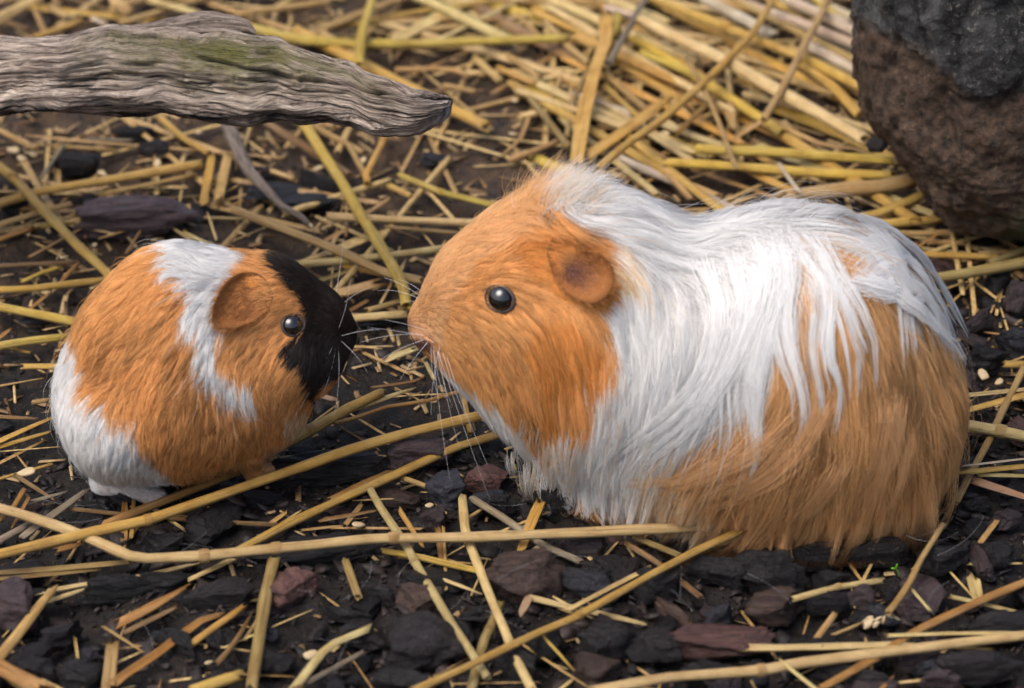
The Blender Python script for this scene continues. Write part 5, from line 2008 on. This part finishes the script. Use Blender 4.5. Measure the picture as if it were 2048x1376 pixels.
    def no_eye(p):
        q = p.copy()
        q[:, 1] = np.abs(q[:, 1])
        pe = Pe.copy()
        pe[1] = abs(pe[1])
        d = np.linalg.norm(q - pe, axis=1)
        ok = (d > Re * 1.03).astype(float)
        return np.where(pig.in_ear(p), 0.0, ok)

    # guides and clumps
    G0 = pig.roots(4200, 11, no_eye, 0.45)
    r = np.random.default_rng(12)
    ng = len(G0)
    gsw = r.normal(0, .11, ng)
    NS = 11
    Gd = pig.grow(G0, NS, 21, r.uniform(.6, 1.15, ng), r.uniform(.75, 1.35, ng), gsw, .04, .28, r.uniform(-.3, .9, ng), .3)
    gc, gi = fn(Gd[:, 6].copy(), 5)
    H0 = pig.roots(135000, 13, no_eye, 0.5)
    n = len(H0)
    Hh = pig.grow(H0, NS, 22, r.uniform(.45, 1.08, n), r.uniform(.35, 1.25, n), r.normal(0, .07, n), .07, .3, r.uniform(0, .5, n), .3)
    LLr = pig.samp(pig.LL, H0, pig.flo, pig.fh)[:, 0]
    amt = np.clip(LLr / (140 * KPX), .25, 1) * r.uniform(.4, .96, n)
    Hh, gidx = clump(Hh, Gd, amt, .95)
    own, _ = fn(Hh[:, 5].copy(), 6)
    use_g = r.random(n) < .62
    short = LLr < 60 * KPX
    near, _ = fn(Hh[:, 3].copy(), 8)
    col = np.where((use_g & ~short)[:, None], gc[gidx], np.where(short[:, None], near, own))
    gt = np.exp(np.random.default_rng(4).normal(0, .27, ng))[gidx][:, None]
    lum = col.mean(1, keepdims=True)
    gt = 1 + (gt - 1) * np.clip(LLr / (90 * KPX), .3, 1)[:, None]
    col = np.where(lum < .6, col * gt, col)
    col = np.where((LLr > 90 * KPX)[:, None], tint(col, 31, .24), tint(col, 31, .13))
    batches = [(L2R(Hh), col, 0.0070, 0.002, lie_normals(pig, Hh, Gd[gidx], .6, .16))]

    batches.append((L2R(EAR[3]), tint(EAR[5], 33), 0.007, 0.002, EAR[4]))

    # distinct white locks lying over the tan flank
    LOCKS = [
        [(1440, 420), (1520, 470), (1560, 550), (1540, 620), (1500, 690), (1478, 770), (1484, 850), (1470, 900)],
        [(1500, 420), (1560, 480), (1585, 560), (1570, 640), (1580, 720), (1612, 780), (1606, 840), (1580, 890)],
        [(1530, 410), (1600, 470), (1650, 560), (1690, 630), (1712, 700), (1720, 790)],
        [(1580, 400), (1680, 460), (1740, 530), (1768, 620), (1778, 720)],
        [(1400, 430), (1480, 520), (1530, 590), (1500, 660), (1450, 760), (1380, 840), (1290, 900)],
        [(1620, 410), (1720, 470), (1800, 550), (1850, 620), (1885, 690)],
        [(1600, 405), (1700, 455), (1780, 525), (1835, 600), (1868, 660)],
        [(1330, 430), (1420, 520), (1470, 620), (1440, 740), (1360, 830), (1270, 890), (1190, 930)],
        [(1360, 420), (1460, 500), (1500, 610), (1470, 720), (1400, 820), (1310, 890), (1230, 960)],
        [(1470, 415), (1540, 480), (1560, 580), (1530, 680), (1500, 780), (1520, 870), (1490, 940), (1440, 990)],
        [(1550, 440), (1610, 520), (1640, 620), (1630, 700), (1650, 790), (1640, 860)],
    ]
    TANLOCKS = [[(1600, 700), (1580, 800), (1500, 880), (1400, 930), (1290, 960)], [(1660, 740), (1620, 850), (1540, 930), (1430, 970), (1330, 990)], [(1700, 760), (1690, 880), (1620, 980), (1520, 1040)],
                [(1560, 780), (1480, 880), (1380, 930), (1270, 940)], [(1760, 700), (1790, 830), (1760, 960), (1690, 1050)], [(1640, 640), (1660, 760), (1600, 880), (1490, 960)],
                [(1720, 640), (1760, 760), (1740, 900), (1660, 1020)]]
    rr = np.random.default_rng(99)
    lp, lc = [], []
    for locks, cname, cnt, wid0 in ((LOCKS * 4, "white", 52, 3.2), (TANLOCKS * 4, "apricot", 40, 3.0)):
        for lk in locks:
            a = np.array(lk[1:], float) + rr.normal(0, 4, (len(lk) - 1, 2)) + rr.normal(0, 15, 2) * np.array([1, .4])
            a = a[:len(a) - rr.integers(0, 2)] if len(a) > 4 else a
            wid = wid0 * rr.uniform(.6, 1.5)
            d = np.concatenate([[0], np.cumsum(np.linalg.norm(np.diff(a, axis=0), axis=1))])
            t = np.linspace(0, d[-1], 14)
            xs, ys = np.interp(t, d, a[:, 0]), np.interp(t, d, a[:, 1])
            xs[1:-1] = (xs[:-2] + xs[1:-1] * 2 + xs[2:]) / 4
            ys[1:-1] = (ys[:-2] + ys[1:-1] * 2 + ys[2:]) / 4
            P, miss = pig.hit(xs, ys)
            nn = pig.nrm(P)
            prof = np.interp(np.linspace(0, 1, 14), [0, .2, .6, 1], [.45, .8, .85, .75])
            P = P + nn * prof[:, None]
            tan = norm(np.gradient(P, axis=0))
            sd_ = np.cross(nn, tan)
            off = rr.normal(0, 1, (cnt, 1))
            off2 = rr.normal(0, 1, (cnt, 1))
            ww = np.interp(np.linspace(0, 1, 14), [0, .2, .5, .8, 1], [4.2, 2.6, 1.5, .9, .5]) * wid * KPX
            pts = P[None] + sd_[None] * (off * ww)[..., None] + nn[None] * (off2 * ww * .3)[..., None]
            pts = pts + 0.03 * vnoise(pts * 1.3, 4)[..., None]
            # each hair ends at its own place along the lock
            cut = rr.uniform(.55, 1.0, cnt)
            st = rr.uniform(0, .3, cnt)
            tt = st[:, None] + (cut - st)[:, None] * np.linspace(0, 1, 14)[None]
            q = tt * 13
            i0 = np.clip(q.astype(int), 0, 12)
            fr = (q - i0)[..., None]
            ar = np.arange(cnt)[:, None]
            pts = pts[ar, i0] * (1 - fr) + pts[ar, i0 + 1] * fr
            for m in (np.array([1, 1, 1]), np.array([1, -1, 1])):
                lp.append(pts * m)
                lc.append(np.tile(FUR[cname], (cnt, 1)))
    lp = np.concatenate(lp)
    lp[..., 2] = np.maximum(lp[..., 2], .12)
    batches.append((L2R(lp), tint(np.concatenate(lc), 41, .1), 0.0085, 0.003, lie_normals(pig, lp)))

    # ragged fringe: pointed locks that end on the litter
    hx = np.array([1040, 1100, 1180, 1260, 1330, 1450, 1600, 1750, 1850, 1940.])
    hy = np.array([955, 990, 1025, 1050, 1068, 1090, 1100, 1100, 1088, 1060.])
    fp, fcn = [], []
    NF = 160
    fx = rr.uniform(1050, 1885, NF)
    fy = np.interp(fx, hx, hy) + rr.normal(-4, 20, NF)
    fs = np.interp(fx, [1050, 1150, 1300, 1500, 1700, 1800, 1930], [-5, 25, 75, 70, 35, 0, -45]) + rr.normal(0, 14, NF)
    fl_ = rr.uniform(110, 210, NF) * np.where(fx < 1180, .6, 1)
    a0, _ = pig.hit(fx + fs, fy - fl_)
    a1, _ = pig.hit(fx + fs * .55, fy - fl_ * .5)
    a0 = a0 + pig.nrm(a0) * .55
    a1 = a1 + pig.nrm(a1) * .95
    for k in range(NF):
        x, y1, A0, A1 = fx[k], fy[k], a0[k], a1[k]
        A2 = pig.w2l(gp(float(x), float(y1), rr.uniform(.15, .5)))
        tt = np.linspace(0, 1, 9)[:, None]
        c = (1 - tt) ** 2 * A0 + 2 * tt * (1 - tt) * A1 + tt ** 2 * A2
        cnt = int(rr.integers(16, 40))
        w_ = np.interp(tt[:, 0], [0, .4, .8, 1], [.22, .16, .09, .03]) * rr.uniform(.6, 1.3)
        off = rr.normal(0, 1, (cnt, 1, 3))
        h_ = c[None] + off * w_[None, :, None] + rr.normal(0, .05, (cnt, 1, 3)) * tt[None]
        cut = rr.uniform(.75, 1.03, cnt)
        h_ = h_[:, :1] + (h_ - h_[:, :1]) * cut[:, None, None]
        for m in (np.array([1, 1, 1]), np.array([1, -1, 1])):
            fp.append(h_ * m)
            cc_, _ = fn(np.repeat(A0[None], cnt, 0), k, 8)
            if x < 1290:
                cc_ = np.where((rr.random(cnt) < .25)[:, None], np.array(FUR['cream']), np.array(FUR['white']))
            fcn.append(cc_)
    fp = np.concatenate(fp)
    fp[..., 2] = np.maximum(fp[..., 2], .15)
    batches.append((L2R(fp), tint(np.concatenate(fcn), 47, .12), 0.0075, 0.002, lie_normals(pig, fp)))

    # the upright crest on the crown
    def crest(p):
        q = p.copy()
        q[:, 1] = np.abs(q[:, 1])
        x, y = pig.px(q)
        return (np.exp(-((x - 1115) / 55) ** 2 - ((y - 395) / 38) ** 2) * (q[:, 1] < 2.6)).astype(float)
    K0 = pig.roots(2600, 18, crest, .1)
    nk = len(K0)
    ts = np.linspace(0, 1, 9)[None, :, None]
    kdir = norm(pig.nrm(K0) * .5 + np.array([.12, 0, 1.0]) + np.repeat(r.normal(0, .24, (nk // 20, 3)), 20, 0) + r.normal(0, .09, (nk, 3)))
    kl = (np.repeat(r.uniform(.7, 1.25, nk // 20), 20) * r.uniform(.5, 1.9, nk))[:, None, None]
    Kh = K0[:, None] + kdir[:, None] * kl * ts + np.array([.35, 0, -.12]) * kl * ts ** 2.5
    kx, _ = pig.px(K0)
    kc = np.where((kx + r.normal(0, 14, nk) < 1085)[:, None], np.array(FUR["apricot"]), np.where((r.random(nk) < .3)[:, None], np.array(FUR["cream"]), np.array(FUR["white"])))
    batches.append((L2R(Kh), tint(kc, 44), 0.007, 0.002, lie_normals(pig, Kh)))

    # stray fly-away hairs
    F0 = pig.roots(1500, 17, no_eye, 0.2)
    nf = len(F0)
    Fh = pig.grow(F0, NS, 23, r.uniform(.7, 1.15, nf), r.uniform(1.3, 2.3, nf), r.normal(0, .3, nf), .16, .6)
    fc, _ = fn(F0.copy(), 9)
    batches.append((L2R(Fh), tint(fc, 42), 0.006, 0.002, lie_normals(pig, Fh)))
    hair_object("fur", batches, M_HAIR, root, label="long silky white and tan coat with short orange face fur")

    whisk = [(862, 690, 876, 790, -.1, .6), (868, 694, 893, 800, -.1, .8), (875, 697, 905, 812, 0, .9), (880, 690, 862, 830, 0, 1.1), (885, 700, 940, 850, .2, 1.2), (890, 700, 975, 930, .3, 1.5), (872, 690, 980, 1000, .5, 1.6),
             (850, 672, 735, 655, .2, .8), (846, 668, 720, 685, .3, .9), (852, 678, 760, 720, .2, 1.0), (856, 684, 800, 760, .1, 1.1), (850, 660, 770, 640, .2, .5), (866, 686, 900, 960, .3, 1.8), (878, 696, 920, 900, .2, 1.0)]
    whiskers_local(pig, whisk, root, inv, (0.85, 0.85, 0.87))
    return pig


def make_eye_local(pig, px, py, rad, root, inv):
    keep = pig.l2w
    pig.l2w = lambda p: keep(p) + inv
    out = make_eye(pig, px, py, rad, root)
    pig.l2w = keep
    return out


def whiskers_local(pig, specs, root, inv, c):
    keep = pig.l2w
    pig.l2w = lambda p: keep(p) + inv
    whiskers(pig, specs, root, c)
    pig.l2w = keep


def build_young():
    pig = Pig((310, 790), 4.15, 7)
    pig.chain([(262, 800, 132), (305, 785, 165), (360, 745, 180), (420, 720, 178)], 0.96)
    pig.chain([(300, 690, 130), (365, 655, 148), (430, 650, 134), (470, 655, 124)], 0.90, .6)
    pig.chain([(450, 645, 122), (520, 640, 118), (600, 658, 90), (660, 668, 46)], 0.80, .45)
    pig.chain([(420, 790, 140), (500, 790, 105), (545, 725, 92)], 0.86, .8)
    pig.ball(660, 678, 0.3, 24, .4)
    pig.ball(558, 712, 1.35, 76, .5)
    pig.ball(622, 722, .6, 58, .5)
    pig.ball(235, 850, 2.0, 92, .5)
    pig.ball(425, 830, 1.9, 80, .5)
    s = pig.loc(520, 880)[0]
    fa, fb = pig.w2l(gp(np.array([505.0, 553.0]), np.array([918.0, 934.0]), .3))
    pig.limb([(fa[0] - .3, fa[1] - .2, 1.8), fa + np.array([0, 0, .3]), fb], [.75, .34, .24], .35)
    ha, hb = pig.w2l(gp(np.array([212.0, 318.0]), np.array([968.0, 996.0]), .33))
    pig.limb([(ha[0] + .6, ha[1] - .7, 1.7), ha, hb], [1.2, .46, .33], .4)
    pig.build(0.125, 1.8)
    EAR = pig.petal([(492, 543), (470, 550), (450, 566), (436, 590), (426, 613), (423, 640), (434, 657), (462, 660), (500, 648), (535, 622), (548, 590), (535, 560), (514, 546)], (508, 602), (.05, .70, -1),
                    (0.20, 0.08, 0.028), (0.27, 0.11, 0.034), .8, 5000, 6, .28)
    PATCH = [("white", [(60, 640), (128, 650), (150, 735), (152, 795), (200, 835), (225, 860), (262, 848), (275, 905), (312, 945), (345, 965), (330, 1030), (150, 1000), (60, 920)]),
             ("white", [(325, 480), (420, 455), (475, 465), (490, 500), (472, 540), (450, 558), (430, 600), (422, 640), (436, 662), (442, 682), (425, 695), (424, 725), (444, 760), (500, 790), (512, 845), (478, 832), (430, 800), (392, 765),
                        (380, 725), (400, 690), (368, 682), (352, 645), (382, 612), (345, 585), (318, 545)]),
             ("grey", [(410, 440), (540, 470), (545, 492), (470, 482), (400, 478)]),
             ("deep", [(440, 600), (492, 545), (520, 560), (500, 600)]),
             ("brown", [(440, 640), (425, 610), (440, 575), (455, 590), (452, 620)]),
             ("cream", [(575, 838), (632, 825), (628, 872), (565, 892)]),
             ("black", [(518, 470), (552, 478), (610, 515), (660, 550), (720, 600), (730, 700), (680, 760), (640, 780), (626, 815), (608, 792), (600, 752), (572, 742), (553, 712), (578, 684), (604, 664), (607, 640), (602, 610), (572, 572), (542, 535), (525, 500)]),
             ("foot", [(190, 958), (300, 955), (345, 985), (340, 1020), (200, 1010)]),
             ("nose", [(525, 900), (600, 890), (600, 950), (525, 955)])]
    fn, names = coat_fn(pig, "orange", PATCH, 3.0)
    cols, _ = fn(pig.V, 3, 2.0)
    root = add("guinea_pig", None, label="small young guinea pig with orange, white and black patches sitting hunched", cat="guinea pig", loc=tuple(pig.O * U))
    inv = -pig.O

    def L2R(p):
        return pig.l2w(p) + inv
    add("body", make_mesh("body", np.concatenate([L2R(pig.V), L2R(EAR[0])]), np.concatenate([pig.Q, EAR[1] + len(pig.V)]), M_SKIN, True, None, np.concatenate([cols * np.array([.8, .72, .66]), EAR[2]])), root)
    CTL = [
        (690, 640, -.5, -.8, 10, 2), (690, 680, -.5, .6, 10, 2), (660, 590, -.75, -.6, 18, 4), (650, 640, -.8, -.2, 16, 3), (655, 700, -.5, .8, 24, 4), (620, 740, -.35, .95, 40, 7), (610, 545, -.8, -.5, 26, 6), (600, 600, -.85, -.3, 22, 4),
        (590, 700, -.65, .7, 34, 6), (560, 505, -.85, -.3, 34, 9), (540, 580, -.9, -.15, 26, 5), (540, 660, -.9, .25, 30, 5), (540, 730, -.6, .75, 42, 7), (590, 790, 0, 1, 46, 9), (500, 480, -.9, -.1, 46, 14), (500, 640, -.85, .35, 34, 5), (480, 700, -.6, .7, 46, 8),
        (430, 480, -.92, .0, 54, 15), (380, 500, -.9, .2, 58, 14), (440, 570, -.8, .4, 55, 11), (420, 650, -.55, .8, 60, 12), (400, 720, -.35, .9, 66, 12), (450, 770, .15, 1, 60, 12), (500, 820, .25, 1, 55, 12), (330, 520, -.85, .4, 60, 13), (260, 560, -.75, .6, 60, 13),
        (330, 600, -.8, .5, 62, 12), (260, 650, -.75, .65, 62, 12), (190, 640, -.55, .8, 60, 13), (330, 690, -.7, .7, 64, 12), (240, 740, -.6, .8, 64, 13), (160, 740, -.3, .95, 60, 14), (130, 830, -.15, 1, 60, 15), (330, 780, -.5, .85, 64, 12), (240, 830, -.25, .95, 64, 14),
        (400, 830, -.25, .95, 60, 12), (460, 860, -.05, 1, 54, 11), (520, 890, .1, 1, 40, 9), (330, 870, -.25, .95, 56, 13), (200, 900, .05, 1, 56, 14), (280, 930, .1, 1, 44, 12), (400, 910, -.05, 1, 40, 10), (140, 900, .05, 1, 50, 14),
        (455, 600, -.7, .4, 16, 2), (480, 570, -.6, -.5, 16, 2), (500, 610, -.8, .1, 20, 3), (285, 985, .9, .3, 12, 3), (545, 930, .8, .4, 8, 2)]
    pig.field(CTL, .4)
    Pe, Re = make_eye_local(pig, 585, 650, 21, root, inv)

    def no_eye(p):
        q = p.copy()
        q[:, 1] = np.abs(q[:, 1])
        return np.where(pig.in_ear(p), 0.0, (np.linalg.norm(q - np.array([Pe[0], abs(Pe[1]), Pe[2]]), axis=1) > Re * 1.0).astype(float))

    r = np.random.default_rng(112)
    NS = 7
    G0 = pig.roots(5200, 111, no_eye, .25)
    ng = len(G0)
    Gd = pig.grow(G0, NS, 121, r.uniform(.8, 1.15, ng), r.uniform(.7, 1.6, ng), r.normal(0, .25, ng), .1, .5)
    gc, _ = fn(Gd[:, 4].copy(), 15)
    H0 = pig.roots(95000, 113, no_eye, .5)
    n = len(H0)
    Hh = pig.grow(H0, NS, 122, r.uniform(.5, 1.1, n), r.uniform(.4, 1.35, n), r.normal(0, .12, n), .10, .4)
    LLr = pig.samp(pig.LL, H0, pig.flo, pig.fh)[:, 0]
    amt = np.clip(LLr / (55 * KPX), .2, 1) * r.uniform(.3, .85, n)
    Hh, gidx = clump(Hh, Gd, amt, 1.2)
    own, oi = fn(Hh[:, 4].copy(), 16)
    col = np.where((r.random(n) < .5)[:, None] & (LLr > 36 * KPX)[:, None], gc[gidx], own)
    # agouti ticking: part of the orange hairs are dark-banded
    isor = np.abs(col - np.array(FUR["orange"])).sum(1) < .02
    tick = isor & (r.random(n) < .16)
    col = np.where(tick[:, None], np.array(FUR["brown"]), col)
    gt = np.exp(np.random.default_rng(5).normal(0, .16, ng))[gidx][:, None]
    col = np.where(col.mean(1, keepdims=True) < .6, col * gt, col)
    batches = [(L2R(Hh), tint(col, 131), 0.0085, 0.002, lie_normals(pig, Hh, Gd[gidx], .6, .12))]
    batches.append((L2R(EAR[3]), tint(EAR[5], 133), 0.007, 0.002, EAR[4]))
    F0 = pig.roots(900, 117, no_eye, .2)
    nf = len(F0)
    Fh = pig.grow(F0, NS, 123, r.uniform(.9, 1.3, nf), r.uniform(1.4, 2.4, nf), r.normal(0, .4, nf), .2, .6)
    fc, _ = fn(F0.copy(), 19)
    batches.append((L2R(Fh), tint(fc, 142), 0.006, 0.002, lie_normals(pig, Fh)))
    hair_object("fur", batches, M_HAIR, root, label="short tousled orange, white and black coat")
    keep = pig.l2w
    pig.l2w = lambda p: keep(p) + inv
    claws(pig, [((hb[0] + .22, hb[1] - .18 + .18 * k, .3), (1, .15 * (k - 1), -.1), .30) for k in range(3)] + [((fb[0] + .16, fb[1] - .14 + .14 * k, .24), (1, .2 * (k - 1), -.15), .20) for k in range(3)], root)
    pig.l2w = keep
    wsp = [(672, 690, 640, 800, .1, .8), (676, 692, 668, 830, .1, .8), (668, 686, 610, 790, .2, .9), (680, 680, 735, 745, .1, .6), (682, 672, 760, 660, .3, .6), (676, 660, 700, 560, .2, .6), (668, 690, 585, 840, .2, 1.2)]
    whiskers_local(pig, wsp, root, inv, (0.55, 0.53, 0.52))
    return pig


build_adult()
build_young()

# stray shed hairs lying on the mulch
r = np.random.default_rng(202)
hp = []
for k in range(30):
    px, py = r.uniform(60, 2000), r.uniform(1010, 1360)
    a = r.uniform(0, 6.28)
    L = r.uniform(30, 95)
    t = np.linspace(-1, 1, 9)
    cv = r.normal(0, .25)
    x = px + L * t * math.cos(a) - L * cv * t * t * math.sin(a)
    y = py + L * t * math.sin(a) * .6 + L * cv * t * t * math.cos(a) * .6
    hp.append(gp(x, y, 1.0 + .5 * np.sin(t * 2 + k)))
hp = np.array(hp)
so = hair_object("shed_hairs", [(hp, np.tile((.6, .6, .62), (len(hp), 1)), 0.0022, 0.0015)], M_HAIR, None, label="fine shed white hairs strewn over the dark mulch")
so["kind"] = "stuff"
